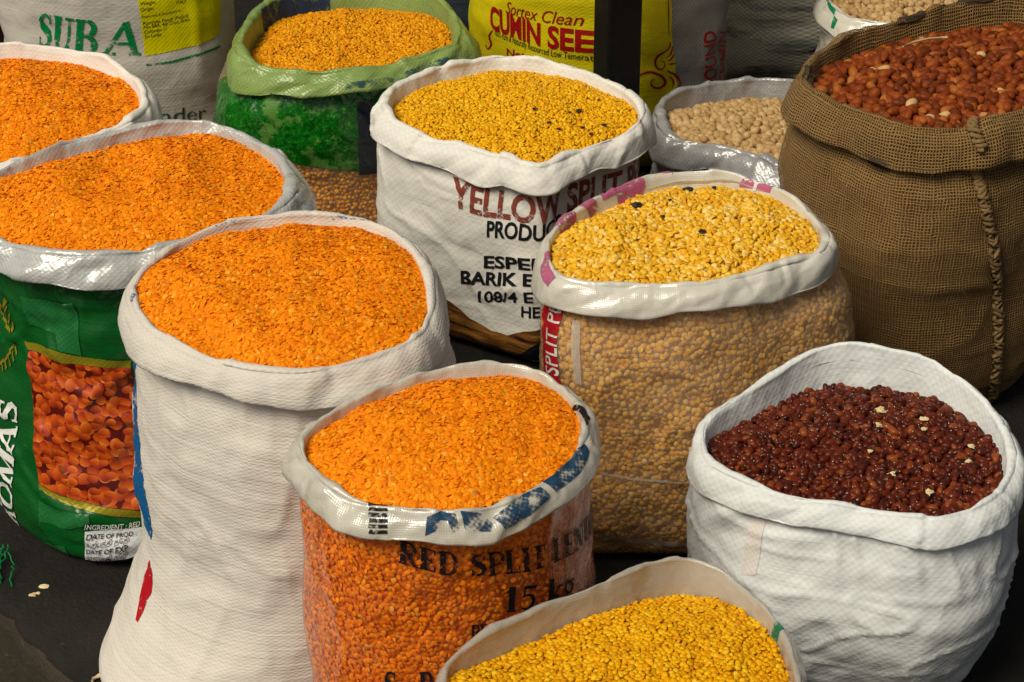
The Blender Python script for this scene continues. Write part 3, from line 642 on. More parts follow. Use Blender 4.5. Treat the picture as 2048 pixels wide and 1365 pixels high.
LOW = {'lentil': lathe([(0, .28), (1, 0), (0, -.22)], 6), 'pea': lathe([(0, .64), (.75, .40), (1, -.05), (0, -.24)], 6), 'chana': lathe([(0, .45), (.75, .32), (1, -.06), (0, -.2)], 6)}     # for the buried layer
IND_MESH = {}
def ind_mesh(kind, var, mat, noun):
    key = (kind, var, mat.name)
    if key not in IND_MESH:
        V, F = TEMPL[kind][var]
        if kind == 'bean':       # pale eye on the inner side of the bend
            V2, F2 = sphere(6, 4); V2 = V2*np.array([.22, .10, .09]) + np.array([0, 1.0, 0.12]); n = len(V)
            IND_MESH[key] = mesh_np(noun, np.vstack([V, V2]), np.vstack([F, F2+n]).ravel(), np.full(len(F)+len(F2), 3), mats=[mat, M['hilum']], mat_idx=np.concatenate([np.zeros(len(F)), np.ones(len(F2))]))
        else: IND_MESH[key] = mesh_np(noun, V, F.ravel(), np.full(len(F), 3), mat, smooth=kind != 'lentil')
    return IND_MESH[key]
def rot_mats(nrm, tilt, spin, flip, rng):
    """rotation matrices: z axis towards nrm, shaken by tilt, spun"""
    n = len(nrm); z = nrm + rng.normal(0, 1, (n, 3))*tilt; z /= np.linalg.norm(z, axis=1, keepdims=True); z = np.where(flip[:, None], -z, z)
    t = np.stack([np.cos(spin), np.sin(spin), 0*spin], 1); t -= z*(t*z).sum(1)[:, None]; t /= np.linalg.norm(t, axis=1, keepdims=True) + 1e-9
    return np.stack([t, np.cross(z, t), z], 2)
def joined(kind, name, pos, R, sc, mat, extra=None, low=None):
    r = np.random.RandomState(len(pos)); var = r.randint(0, NVAR, len(pos)); VV = []; FF = []; off = 0; mi = []
    if low is not None and kind in LOW: var[low] = NVAR
    for v in range(NVAR+1):
        s = var == v
        if not s.any(): continue
        V, F = TEMPL[kind][v] if v < NVAR else LOW[kind]
        X = np.einsum('nij,vj->nvi', R[s], V)*sc[s][:, None, None] + pos[s][:, None]
        VV.append(X.reshape(-1, 3)); FF.append((F[None] + (off + np.arange(s.sum())*len(V))[:, None, None]).reshape(-1, 3)); off += s.sum()*len(V); mi.append(np.zeros(s.sum()*len(F)))
        if kind == 'bean':
            V2, F2 = sphere(5, 3); V2 = V2*np.array([.22, .10, .09]) + np.array([0, 1.0, 0.12])
            X = np.einsum('nij,vj->nvi', R[s], V2)*sc[s][:, None, None] + pos[s][:, None]
            VV.append(X.reshape(-1, 3)); FF.append((F2[None] + (off + np.arange(s.sum())*len(V2))[:, None, None]).reshape(-1, 3)); off += s.sum()*len(V2); mi.append(np.ones(s.sum()*len(F2)))
    if extra is not None:
        V, F = extra; VV.append(V); FF.append(F + off); mi.append(np.zeros(len(F)))
    V = np.concatenate(VV); F = np.concatenate(FF)
    return mesh_np(name, V, F.ravel(), np.full(len(F), 3), mats=[mat] + ([M['hilum']] if kind == 'bean' else []), mat_idx=np.concatenate(mi), smooth=kind != 'lentil')
def fill_sack(S, kind, mat, d, heap_name, heap_label, cat, n_ind=0, noun=None, ind_label=None, ind_group=None, layers=2, tilt=0.30, pack=0.70, wall=None, wall_c=0.6, wall_s=1.0, flat_up=0.0):
    rng = np.random.RandomState(S.seed+77); r = d/2; lay_d = {'lentil': 0.40, 'pea': 0.5, 'chana': 0.5, 'peanut': 1.0}.get(kind, 0.8)
    if kind == 'lentil': tilt, pack, layers = 0.28, 0.56, 1
    x0, y0 = S.inner[:, :2].min(0); x1, y1 = S.inner[:, :2].max(0)
    sp = d*pack; POS = []; LAY = []
    for L in range(layers):
        sp = d*pack*(1.10 if L < layers-1 else 1.0)
        gx, gy = np.meshgrid(np.arange(x0, x1, sp), np.arange(y0, y1, sp*0.87)); gx = gx + (np.arange(gx.shape[0]) % 2)[:, None]*sp/2
        x = gx.ravel() + rng.normal(0, sp*0.22, gx.size) + L*sp*0.4; y = gy.ravel() + rng.normal(0, sp*0.22, gx.size) + L*sp*0.3
        z, p = content_z(S, x, y); z = z + (L-(layers-1))*r*lay_d + rng.normal(0, r*(0.17 if kind == 'lentil' else 0.14), len(x))
        ok = p < 0.992; P = np.stack([x, y, z], 1)[ok]; ok2 = in_frame(P, 60); P = P[ok2]; POS.append(P); LAY.append(np.full(len(P), L))
    pos = np.concatenate(POS); lay = np.concatenate(LAY); e = 0.004
    zx = (content_z(S, pos[:, 0]+e, pos[:, 1])[0] - content_z(S, pos[:, 0]-e, pos[:, 1])[0])/(2*e); zy = (content_z(S, pos[:, 0], pos[:, 1]+e)[0] - content_z(S, pos[:, 0], pos[:, 1]-e)[0])/(2*e)
    nrm = np.stack([-zx, -zy, np.ones(len(pos))], 1)
    flip = rng.rand(len(pos)) < (flat_up if flat_up else 0.5*(kind == 'lentil'))
    if kind in ('bean', 'peanut', 'chickpea'): tilt_v = tilt
    R = rot_mats(nrm, tilt, rng.uniform(0, 2*math.pi, len(pos)), flip, rng); sc = r*rng.normal(1, 0.13, len(pos)).clip(.55, 1.25)
    # individuals: the ones nearest the camera in the top layer
    ind = np.zeros(len(pos), bool)
    if n_ind:
        dist = np.linalg.norm(pos-ORG, axis=1) + (lay != layers-1)*10 + (~in_frame(pos, -2))*10
        ind[np.argsort(dist)[:n_ind]] = True; ind &= dist < 9
    # the mass under the grains
    nt, nrr = 96, 14; th = np.linspace(0, 2*math.pi, nt, endpoint=False); pr = np.linspace(0.02, 0.995, nrr)
    RR = np.interp(th, S.sa, S.sr, period=2*math.pi); X = S.ctr[0] + np.cos(th)[None]*RR[None]*pr[:, None]; Y = S.ctr[1] + np.sin(th)[None]*RR[None]*pr[:, None]
    Z = content_z(S, X, Y)[0] - r*(lay_d*(layers-1) + 0.25)
    i = np.arange(nrr-1)[:, None]*nt; j = np.arange(nt)[None]; a, b, c, dd = i+j, i+(j+1) % nt, i+nt+(j+1) % nt, i+nt+j
    EF = np.concatenate([np.stack([a, dd, c], -1).reshape(-1, 3), np.stack([a, c, b], -1).reshape(-1, 3)]); EV = np.stack([X, Y, Z], -1).reshape(-1, 3)
    apos, aR, asc, alow = pos[~ind], R[~ind], sc[~ind], lay[~ind] < layers-1
    if wall:      # grains pressed against the clear side of the bag
        v0, v1 = wall[:2]; g = S.body; step_u = d*wall_s*0.93/g.du_m
        rows = np.interp(np.arange(v0, v1, d*wall_s*0.82), g.vm, np.arange(g.nr))
        us, vs_ = [], []
        for q, rr in enumerate(rows):
            uu = np.arange(0, g.nc, step_u) + (q % 2)*step_u/2; us.append(uu + rng.normal(0, step_u*0.18, len(uu))); vs_.append(rr + rng.normal(0, 0.25, len(uu)))
        us = np.concatenate(us) % g.nc; vs_ = np.concatenate(vs_); P, Nn = g.ev(us, vs_)
        ok = (Nn[:, 1] < 0.35) & in_frame(P, 60) & (P[:, 2] > 0.004); P, Nn = P[ok], Nn[ok]
        if len(wall) > 2:
            bx, by = project(P); ok = (bx > wall[2]) & (bx < wall[3]) & (by > wall[4]) & (by < wall[5]); P, Nn = P[ok], Nn[ok]
        P = P - Nn*(r*0.42 + 0.0006 + np.where(rng.rand(len(P)) < wall_c, np.abs(rng.normal(0, r*0.08, len(P))), rng.uniform(r*0.25, r*1.0, len(P))))[:, None]
        sp_ = rng.uniform(0, 2*math.pi, len(P)); z = Nn + rng.normal(0, 1, P.shape)*0.26; z /= np.linalg.norm(z, axis=1, keepdims=True)
        t = rng.normal(0, 1, P.shape); t -= z*(t*z).sum(1)[:, None]; t /= np.linalg.norm(t, axis=1, keepdims=True)
        flip = rng.rand(len(P)) < 0.5; z = np.where(flip[:, None], -z, z); R2 = np.stack([t, np.cross(z, t), z], 2)
        apos = np.concatenate([apos, P]); aR = np.concatenate([aR, R2]); asc = np.concatenate([asc, r*wall_s*rng.normal(1, .07, len(P)).clip(.8, 1.2)]); alow = np.concatenate([alow, np.zeros(len(P), bool)])
        i0 = int(np.searchsorted(g.vm, v0)); i1 = int(np.searchsorted(g.vm, v1)); Q = (g.P - g.N*(r*1.5+0.001))[i0:i1:2, ::2]; n1, n2 = Q.shape[:2]
        i = np.arange(n1-1)[:, None]*n2; j = np.arange(n2)[None]; a, b, c, dd = i+j, i+(j+1) % n2, i+n2+(j+1) % n2, i+n2+j
        F2 = np.concatenate([np.stack([a, dd, c], -1).reshape(-1, 3), np.stack([a, c, b], -1).reshape(-1, 3)])
        EF = np.concatenate([EF, F2 + len(EV)]); EV = np.concatenate([EV, Q.reshape(-1, 3)])
    o = link(heap_name, joined(kind, heap_name, apos, aR, asc, mat, (EV, EF), alow))
    tag(o, heap_label, cat, kind='stuff')
    S.top_pos, S.top_r = pos[lay == layers-1], r
    if n_ind:
        mats4 = []
        for q in np.where(ind)[0]:
            m = np.eye(4); m[:3, :3] = R[q]*sc[q]; m[:3, 3] = pos[q]
            ob = link(noun, ind_mesh(kind, int(q) % NVAR, mat, noun)); ob.matrix_world = Matrix(m.tolist()); tag(ob, ind_label, cat, ind_group)
    return o

# ------------------------------------------------------------------ the setting: slab, ledge, street below
e0, e1 = at(0, 1212, 0), at(152, 1365, 0); ed = (e1-e0)/np.linalg.norm(e1-e0); en = np.array([-ed[1], ed[0], 0])   # en points onto the slab
if (at(600, 1000, 0)-e0) @ en < 0: en = -en
def slab_mesh():
    n = 220; t = np.linspace(-6.0, 3.2, n); rng = np.random.RandomState(3)
    nearf = np.exp(-((t-0.1)/0.5)**2)
    t = np.concatenate([np.linspace(-6, -0.6, 12), np.linspace(-0.5, 0.9, 190), np.linspace(1.0, 3.2, 12)]); n = len(t)
    jag = 0.004*pnoise(t/9.2, 0*t, 400, 1, 5) + 0.0025*pnoise(t/9.2, 0*t, 1100, 1, 6)
    rows = []
    for off, z in ((6.0, 0.0), (0.35, 0.0), (0.06, 0.0), (0.012, -0.0004), (0.004, -0.003), (0.0, -0.009), (-0.003, -0.03), (-0.001, -0.10), (0.004, -0.22), (0.004, -0.41)):
        j = jag*(1 if off < 0.05 else 0.0)*(1.0 if z > -0.05 else 1.8)
        jz = 0.0022*pnoise(t/9.2, 0*t, 700, 1, 8)*(1 if -0.02 < z < -0.0001 else 0)
        rows.append(e0[None] + ed[None]*t[:, None] + en[None]*(off + j)[:, None] + np.stack([0*t, 0*t, z + jz], 1))
    g = Grid(np.array(rows), closed=False); return g
g = slab_mesh(); me = g.mesh('slab', M['slab']); me.materials.append(M['ledge'])
nfc = g.nc-1; mi = np.repeat([0]*5 + [1]*(g.nr-6), nfc).astype(np.int32); me.polygons.foreach_set('material_index', mi)
bm = bmesh.new(); bm.from_mesh(me); bmesh.ops.recalc_face_normals(bm, faces=bm.faces[:])
if max(bm.faces, key=lambda f: f.calc_area()).normal.z < 0: bmesh.ops.reverse_faces(bm, faces=bm.faces[:])
bm.to_mesh(me); bm.free()
tag(link('pavement', me), kind='structure')
gv = [(-40, -40, -0.40), (40, -40, -0.40), (40, 40, -0.40), (-40, 40, -0.40)]
tag(link('ground', mesh_np('ground', gv, [0, 1, 2, 3], [4], M['ground'])), kind='structure')

# ------------------------------------------------------------------ sacks (rim traced in plan, set at its height)
GRP = 'open sacks of pulses standing on the slab'
A = make_sack('sack', 'small white plastic sack of orange lentils in front of the sack printed SUBA',
    [(-170, 225), (-120, 150), (-20, 102), (100, 103), (190, 118), (255, 146), (290, 183), (290, 220), (250, 250), (160, 282), (50, 316), (-50, 332), (-140, 295)],
    0.25, M['white_a'], M['white_a'], 11, cuff=(.03, .03, .025, .03), roll=(.011, .012, .010, .010), drop=(.006, .008, .004, .008), mound=0.012)
B = make_sack('sack', 'glossy green sack with silver rim and lentil picture, heaped with orange lentils',
    [(-72, 405), (-50, 365), (0, 340), (100, 309), (200, 282), (300, 260), (420, 254), (510, 284), (572, 328), (590, 372), (568, 410), (500, 452), (420, 480), (300, 506), (180, 520), (80, 508), (0, 478), (-55, 442)],
    0.312, M['green_body'], M['silver'], 22, cuff=(.03, .03, .026, .03), roll=(.012, .012, .012, .011), drop=(.006, .008, .004, .006), mound=0.014, rim_wr=1.3,
    prof=((1, -.004, -.004, -.004), (.85, -.002, -.006, -.001), (.6, .001, -.01, .001), (.3, .012, -.012, .022), (.1, .014, -.012, .036), (0, .004, -.02, .034)), crease=2.2, slant=0.35, cr_v=6, hcrease=0.0016, round_b=0.018)
C = make_sack('sack', 'tall white woven sack of orange lentils with a blue and red printed edge',
    [(262, 592), (275, 548), (330, 506), (400, 473), (500, 446), (620, 437), (730, 449), (800, 478), (848, 525), (866, 580), (862, 628), (835, 675), (770, 710), (690, 732), (600, 746), (500, 742), (400, 715), (320, 672), (280, 632)],
    0.335, M['white_c'], M['white_c'], 33, cuff=(.028, .028, .024, .028), roll=(.011, .010, .011, .009), drop=(.002, .002, .003, .003), mound=0.016, rim_wr=0.8, gather=1.0, crease=0.9, cr_v=7, hcrease=0.0012, slant=0.18,
    prof=((1, .000, .006, .000), (.85, .002, .014, .004), (.6, .004, .016, .008), (.35, .000, .012, .010), (.22, .004, .004, .012), (.1, .008, -.010, .012), (0, .012, -.03, .006)), round_b=0.012, base_shift=(-.012, -.022), ear=(-.72, -.69, .062))
D = make_sack('sack', 'clear plastic sack printed RED SPLIT LENTIL 15 kg with orange lentils',
    [(598, 905), (612, 868), (660, 832), (750, 788), (860, 753), (960, 739), (1030, 739), (1100, 759), (1155, 800), (1176, 850), (1163, 895), (1120, 940), (1050, 985), (960, 1018), (870, 1028), (780, 1020), (700, 1000), (640, 960)],
    0.315, M['clear_d'], M['milky_d'], 44, cuff=(.022, .022, .022, .022), roll=(.009, .009, .010, .009), drop=(.004, .006, .003, .004), mound=0.018, rim_wr=0.9, gather=0.6, crease=0.55,
    prof=((1, .002, .003, .003), (.85, .003, .006, .004), (.6, .004, .008, .004), (.35, .004, .010, .004), (.12, .003, .006, .003), (0, -.01, -.01, -.01)))
E = make_sack('sack', 'frontmost clear plastic sack, green mark on its rim, full of bright yellow split peas',
    [(885, 1352), (903, 1318), (1000, 1262), (1150, 1193), (1290, 1138), (1370, 1127), (1440, 1143), (1510, 1190), (1560, 1245), (1590, 1310), (1603, 1390), (1570, 1480), (1470, 1550), (1300, 1590), (1120, 1580), (980, 1530), (900, 1440)],
    0.27, M['clear_g'], M['milky_e'], 55, cuff=(.03, .03, .03, .03), roll=(.0065, .0075, .0065, .007), drop=(.008, .014, .004, .026), mound=0.012, rim_wr=0.8, nu=260, nv=70)
F = make_sack('sack', 'plain white woven sack of dark red beans',
    [(1402, 887), (1413, 842), (1470, 800), (1540, 757), (1620, 713), (1700, 698), (1790, 713), (1870, 736), (1940, 780), (2000, 840), (2026, 905), (2018, 960), (1975, 1008), (1900, 1034), (1820, 1036), (1740, 1020), (1650, 1005), (1560, 988), (1480, 958), (1420, 925)],
    0.215, M['white_f'], M['white_f'], 66, cuff=(.026, .028, .022, .026), roll=(.010, .011, .010, .010), drop=(.012, .014, .005, .034), mound=0.006, rim_wr=0.85, crease=1.1, gather=1.3, slant=0.2,
    dz=[0, .003, .008, .014, .022, .026, .026, .024, .02, .012, .005, 0, 0, 0, 0, 0, 0, 0, 0, 0],
    prof=((1, .000, .000, .000), (.82, .010, .008, .012), (.6, .012, .012, .022), (.35, .006, .006, .020), (.15, -.006, -.012, .006), (0, -.03, -.04, -.02)), round_b=0.035)
G = make_sack('sack', 'clear plastic sack with pink marked rim and red strip, full of pale split peas',
    [(1090, 500), (1100, 465), (1150, 425), (1240, 384), (1320, 357), (1420, 352), (1500, 362), (1570, 388), (1630, 432), (1653, 475), (1640, 507), (1570, 530), (1490, 552), (1400, 570), (1300, 570), (1200, 570), (1130, 558), (1098, 530)],
    0.30, M['clear_g'], M['milky_g'], 77, cuff=(.026, .024, .020, .024), roll=(.011, .010, .011, .009), drop=(.009, .008, .003, .010), mound=0.012, rim_wr=0.9, crease=0.8, gather=1.2,
    prof=((1, .000, .000, .000), (.86, .004, .030, .012), (.6, .004, .040, .016), (.3, .006, .036, .016), (.12, .004, .026, .012), (0, -.01, .008, .0)))
H = make_sack('sack', 'white woven sack printed YELLOW SPLIT PEAS, heaped with yellow split peas',
    [(765, 217), (775, 190), (830, 160), (900, 138), (980, 123), (1080, 126), (1160, 147), (1230, 172), (1275, 200), (1288, 232), (1265, 262), (1200, 285), (1130, 312), (1080, 330), (1010, 314), (920, 292), (840, 270), (785, 246)],
    0.25, M['white_h'], M['white_h'], 88, cuff=(.032, .034, .026, .03), roll=(.013, .012, .012, .010), drop=(.012, .008, .003, .010), mound=0.014, rim_wr=1.2, gather=0.8, crease=0.8, slant=-0.15,
    prof=((1, .002, -.004, .0), (.85, .010, .000, .006), (.6, .010, .000, .010), (.3, .004, .0, .006), (.1, -.004, -.004, .002), (0, -.02, -.02, -.012)))
I = make_sack('sack', 'green printed sack with pale green rolled rim, holding yellow split peas',
    [(476, 95), (488, 55), (520, 8), (590, -25), (700, -40), (810, -30), (880, 0), (918, 45), (918, 85), (880, 105), (800, 125), (720, 142), (640, 148), (560, 143), (500, 124)],
    0.26, M['clear_i'], M['green_rim'], 99, cuff=(.032, .03, .026, .03), roll=(.016, .014, .013, .012), drop=(.026, .016, .004, .034), mound=0.008, rim_wr=1.3, gather=1.6, crease=1.3,
    prof=((1, -.004, -.004, -.004), (.86, .030, .010, .008), (.6, .042, .010, .008), (.3, .022, .004, .004), (.1, .0, .0, .0), (0, -.012, -.012, -.012)))
J = make_sack('sack', 'low silver grey sack of chickpeas behind the pink rimmed sack',
    [(1318, 238), (1330, 206), (1400, 179), (1490, 164), (1580, 172), (1660, 205), (1690, 245), (1670, 300), (1620, 335), (1560, 335), (1480, 308), (1400, 286), (1340, 268)],
    0.15, M['silver_j'], M['silver_j'], 110, cuff=(.03, .03, .026, .03), roll=(.011, .011, .011, .010), drop=(.012, .012, .004, .022), mound=0.010, rim_wr=1.4, nv=70, nu=220)
K = make_sack('sack', 'big brown burlap sack of red skinned peanuts',
    [(1605, 158), (1625, 116), (1690, 76), (1770, 49), (1850, 29), (1940, 12), (2048, 4), (2130, 28), (2180, 80), (2180, 150), (2130, 210), (2048, 236), (1960, 256), (1870, 262), (1790, 252), (1710, 224), (1640, 192)],
    0.34, M['burlap'], M['burlap'], 121, cuff=(.036, .036, .036, .036), roll=(.016, .015, .014, .014), drop=(.020, .012, .004, .024), mound=0.010, rim_wr=1.3, gather=1.0, crease=1.0,
    prof=((1, -.004, -.004, -.004), (.86, .014, .014, .014), (.65, .018, .02, .022), (.4, .002, .014, .014), (.15, -.016, .004, .006), (0, -.035, -.02, -.012)))
O = make_sack('sack', 'clear plastic sack of chickpeas with green mark, behind the burlap sack',
    [(1650, -12), (1668, 18), (1720, 42), (1800, 50), (1890, 40), (1960, 5), (1970, -50), (1900, -95), (1790, -105), (1690, -75)],
    0.20, M['milky_g'], M['milky_g'], 132, cuff=(.03, .03, .03, .03), roll=(.010,)*4, drop=(.008, .008, .003, .012), mound=0.016, nv=60, nu=200)
SACKS = [A, B, C, D, E, F, G, H, I, J, K, O]

# inner mass behind the burlap mesh, seen through its holes
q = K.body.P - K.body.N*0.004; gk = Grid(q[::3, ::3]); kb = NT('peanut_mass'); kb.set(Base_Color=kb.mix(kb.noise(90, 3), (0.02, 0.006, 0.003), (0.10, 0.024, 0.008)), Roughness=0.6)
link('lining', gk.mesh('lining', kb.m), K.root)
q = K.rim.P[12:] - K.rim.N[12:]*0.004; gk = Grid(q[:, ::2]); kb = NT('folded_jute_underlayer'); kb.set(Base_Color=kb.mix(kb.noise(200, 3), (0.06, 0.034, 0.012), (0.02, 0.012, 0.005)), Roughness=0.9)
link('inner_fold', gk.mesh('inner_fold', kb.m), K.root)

# ------------------------------------------------------------------ what the sacks hold
fill_sack(A, 'lentil', M['lentil'], 0.0047, 'orange_lentils', 'heap of orange lentils in the small white sack at the left edge', 'lentils')
fill_sack(B, 'lentil', M['lentil'], 0.0044, 'orange_lentils', 'heap of orange lentils in the silver rimmed green sack', 'lentils')
fill_sack(C, 'lentil', M['lentil'], 0.0043, 'orange_lentils', 'heap of orange lentils in the tall white woven sack', 'lentils')
fill_sack(D, 'lentil', M['lentil'], 0.0042, 'orange_lentils', 'orange lentils filling the clear sack printed RED SPLIT LENTIL', 'lentils', 300, 'orange_lentil', 'tiny orange lentil lying by the front rim of the RED SPLIT LENTIL sack', 'lentils by the front rim of the clear sack', wall=(0.012, 0.30), wall_c=0.75)
fill_sack(E, 'pea', M['pea_e'], 0.0054, 'yellow_split_peas', 'heap of bright yellow split peas in the frontmost clear sack', 'split peas', 300, 'yellow_split_pea', 'bright yellow split pea along the bottom edge of the photo in the frontmost sack', 'split peas nearest the camera')
fill_sack(F, 'bean', M['bean'], 0.0075, 'red_beans', 'rest of the dark red beans further back in the plain white sack', 'beans', 300, 'red_bean', 'small dark red bean in the front of the heap in the plain white sack', 'red beans in the front of the heap', tilt=0.6, pack=0.90)
fill_sack(G, 'chana', M['pea_g'], 0.0068, 'pale_split_peas', 'pale yellow split peas filling the pink rimmed clear sack', 'split peas', 300, 'pale_split_pea', 'pale yellow split pea in the front of the heap in the pink rimmed sack', 'pale split peas in the front of the heap', wall=(0.014, 0.31), wall_s=0.84, flat_up=0.45, tilt=0.45)
fill_sack(H, 'pea', M['pea'], 0.0057, 'yellow_split_peas', 'heap of yellow split peas in the sack printed YELLOW SPLIT PEAS', 'split peas', tilt=0.5)
fill_sack(I, 'pea', M['pea_i'], 0.0057, 'yellow_split_peas', 'deep yellow split peas in the green rimmed sack', 'split peas', tilt=0.5, wall=(0.10, 0.24, 520, 820, 290, 480))
fill_sack(J, 'chickpea', M['chickpea'], 0.0102, 'chickpeas', 'rest of the chickpeas in the low silver grey sack', 'chickpeas', 260, 'chickpea', 'beige chickpea in the low silver grey sack beside the burlap', 'chickpeas in the silver grey sack', tilt=0.9, pack=0.86)
fill_sack(K, 'peanut', M['peanut'], 0.0095, 'peanuts', 'rest of the red skinned peanuts at the back of the burlap sack', 'peanuts', 300, 'peanut', 'red skinned peanut kernel in the front of the heap in the burlap sack', 'peanuts in the front of the heap', tilt=0.45, pack=1.08)
fill_sack(O, 'chickpea', M['chickpea'], 0.0102, 'chickpeas', 'rest of the chickpeas in the clear sack at the top right', 'chickpeas', 120, 'chickpea', 'beige chickpea in the clear sack behind the burlap at the top right', 'chickpeas in the clear sack', tilt=0.9, pack=0.86)

# ------------------------------------------------------------------ prints and lettering on the sacks
# the small white sack has none; green lentil sack
b = B.body; r = B.root
decal(b, 'print_panel', [(58, 700), (100, 716), (150, 728), (200, 734), (262, 737), (275, 800), (290, 900), (312, 1019), (250, 1018), (200, 1012), (150, 1000), (120, 990), (79, 966), (68, 830)], M['lentil_print'], r, 0.0010, 'printed picture of red lentils')
decal(b, 'gold_band', [(50, 682), (100, 698), (150, 711), (200, 717), (262, 720), (262, 736), (200, 733), (150, 727), (100, 715), (58, 699)], M['olive_ink'], r, 0.0014)
decal(b, 'gold_band', [(79, 967), (120, 991), (150, 1001), (200, 1013), (250, 1019), (312, 1020), (312, 1034), (250, 1033), (200, 1028), (150, 1015), (120, 1003), (79, 979)], M['olive_ink'], r, 0.0014)
lab = decal(b, 'date_label', [(171, 1062), (230, 1057), (315, 1048), (315, 1092), (172, 1137)], M['white_label'], r, 0.0016, 'white printed date box')
write(b, 'lettering', 'INGREDIENT : RED SPLIT', [(170, 1058), (288, 1050), (288, 1039), (170, 1048)], M['white_ink'], r, ref='INGREDIENT : RED S', bold=0.008, eps=0.0022)
write(b, 'lettering', 'DATE OF PROD :', [(175, 1078), (272, 1070), (272, 1060), (175, 1068)], M['black_ink'], r, bold=0.012, eps=0.0026)
write(b, 'lettering', 'உற்பத்தி தேதி', [(175, 1090), (258, 1083), (258, 1076), (175, 1083)], M['black_ink'], r, eps=0.0026)
write(b, 'lettering', 'DATE OF EXP', [(175, 1106), (255, 1098), (255, 1088), (175, 1096)], M['black_ink'], r, bold=0.012, eps=0.0026)
write(b, 'lettering', 'காலாவதி தேதி', [(175, 1116), (255, 1108), (255, 1101), (175, 1109)], M['black_ink'], r, eps=0.0026)
write(b, 'lettering', 'LOT NO', [(175, 1130), (222, 1122), (222, 1112), (175, 1120)], M['black_ink'], r, bold=0.012, eps=0.0026)
serif_text(b, 'lettering', 'KOMAS', [(30, 1068), (36, 805), (2, 800), (4, 1045)], M['white_ink'], r, shear=0.15, eps=0.0014, label='tall white vertical lettering')
# ghost squares and the ear of wheat
for pg in ([(42, 592), (145, 606), (158, 640), (164, 712), (118, 702), (112, 668), (60, 650)], [(78, 1000), (100, 1012), (178, 1030), (180, 1046), (140, 1058), (80, 1044)], [(75, 1080), (130, 1092), (138, 1120), (75, 1104)]):
    decal(b, 'ghost_print', pg, M['green_light'], r, 0.0009)
for k_, (x, y, sgn) in enumerate([(6, 606, 1), (11, 622, 1), (17, 638, 1), (23, 655, 1), (30, 700, -1), (25, 712, -1), (18, 722, -1), (10, 728, -1), (3, 732, -1)]):
    decal(b, 'wheat_ear', [(x-9, y-6*sgn-2), (x, y+5*sgn), (x-1, y+12*sgn), (x-10, y+1*sgn)], M['olive_ink'], r, 0.0013)
    decal(b, 'wheat_ear', [(x+1, y+5*sgn), (x+4, y-12*sgn), (x+6, y-8*sgn), (x+2, y+12*sgn)], M['olive_ink'], r, 0.0013)
# white woven sack: blue and red edge prints
b, r = C.body, C.root
decal(b, 'blue_print', [(250, 700), (258, 682), (262, 716), (274, 706), (270, 760), (275, 830), (281, 900), (288, 960), (296, 1010), (303, 1052), (303, 1080), (288, 1045), (274, 1000), (266, 930), (258, 850), (250, 770)], M['blue_flat'], r, 0.0006)
decal(b, 'red_print', [(300, 1120), (306, 1150), (304, 1185), (290, 1215), (276, 1245), (272, 1240), (280, 1195), (290, 1150)], M['red_ink'], r, 0.0006)
for pg in ([(262, 600), (290, 585), (293, 600), (268, 640)], [(420, 455), (470, 440), (475, 452), (425, 470)], [(660, 430), (760, 438), (765, 452), (665, 442)]):
    decal(C.rim, 'faded_print', pg, M['blue_pale'], r, 0.0006)
# clear lentil sack
b, r = D.body, D.root
serif_text(b, 'lettering', 'RED SPLIT LENTILS', [(795, 1124), (1092, 1132), (1090, 1086), (797, 1078)], M['black_ink_worn'], r, ref='RED SPLIT', label='black stencilled serif lettering')
serif_text(b, 'lettering', '15 kg', [(1006, 1226), (1150, 1190), (1147, 1140), (1008, 1174)], M['black_ink'], r)
serif_text(b, 'lettering', 'PRODUCT OF AUSTRALIA', [(941, 1278), (1016, 1268), (1016, 1240), (941, 1250)], M['black_ink_worn'], r, ref='PROD')
serif_text(b, 'lettering', 'S   R', [(765, 1398), (870, 1400), (868, 1342), (768, 1340)], M['black_ink'], r)
g = D.rim
for q_ in range(6): decal(g, 'black_print', [(737 + (q_ % 2)*3, 1004 + q_*11), (775, 1006 + q_*11), (775, 1013 + q_*11), (737, 1012 + q_*11)], M['black_ink_worn'], r, 0.0007)
decal(g, 'black_print', [(1143, 822), (1160, 812), (1180, 838), (1172, 852)], M['black_ink_worn'], r, 0.0007)
decal(g, 'blue_print', [(850, 1072), (855, 1035), (880, 1022), (910, 1028), (918, 1060), (905, 1066), (895, 1042), (878, 1040), (872, 1062)], M['blue_ink'], r, 0.0007)
decal(g, 'blue_print', [(920, 1022), (960, 1026), (985, 1048), (980, 1064), (930, 1060)], M['blue_ink'], r, 0.0007)
decal(g, 'blue_print', [(985, 1036), (1045, 990), (1080, 975), (1100, 995), (1060, 1030), (1010, 1060)], M['blue_ink'], r, 0.0007)
decal(g, 'blue_print', [(1085, 965), (1140, 920), (1168, 888), (1178, 905), (1165, 940), (1110, 985)], M['blue_ink'], r, 0.0007)
# front sack: green mark on the rim
decal(E.rim, 'green_mark', [(1545, 1262), (1562, 1240), (1580, 1246), (1570, 1262), (1556, 1280), (1552, 1310), (1542, 1300)], mat_print('green_pen_mark', (0.01, 0.16, 0.07), wear=0.5), E.root, 0.0006)
# bean sack: pale tape seam down the front
decal(F.body, 'tape_seam', [(1508, 1018), (1536, 1024), (1524, 1080), (1512, 1150), (1482, 1150), (1492, 1080)], mat_print('pale_tape', (0.70, 0.66, 0.62), rough=0.3), F.root, 0.0006)
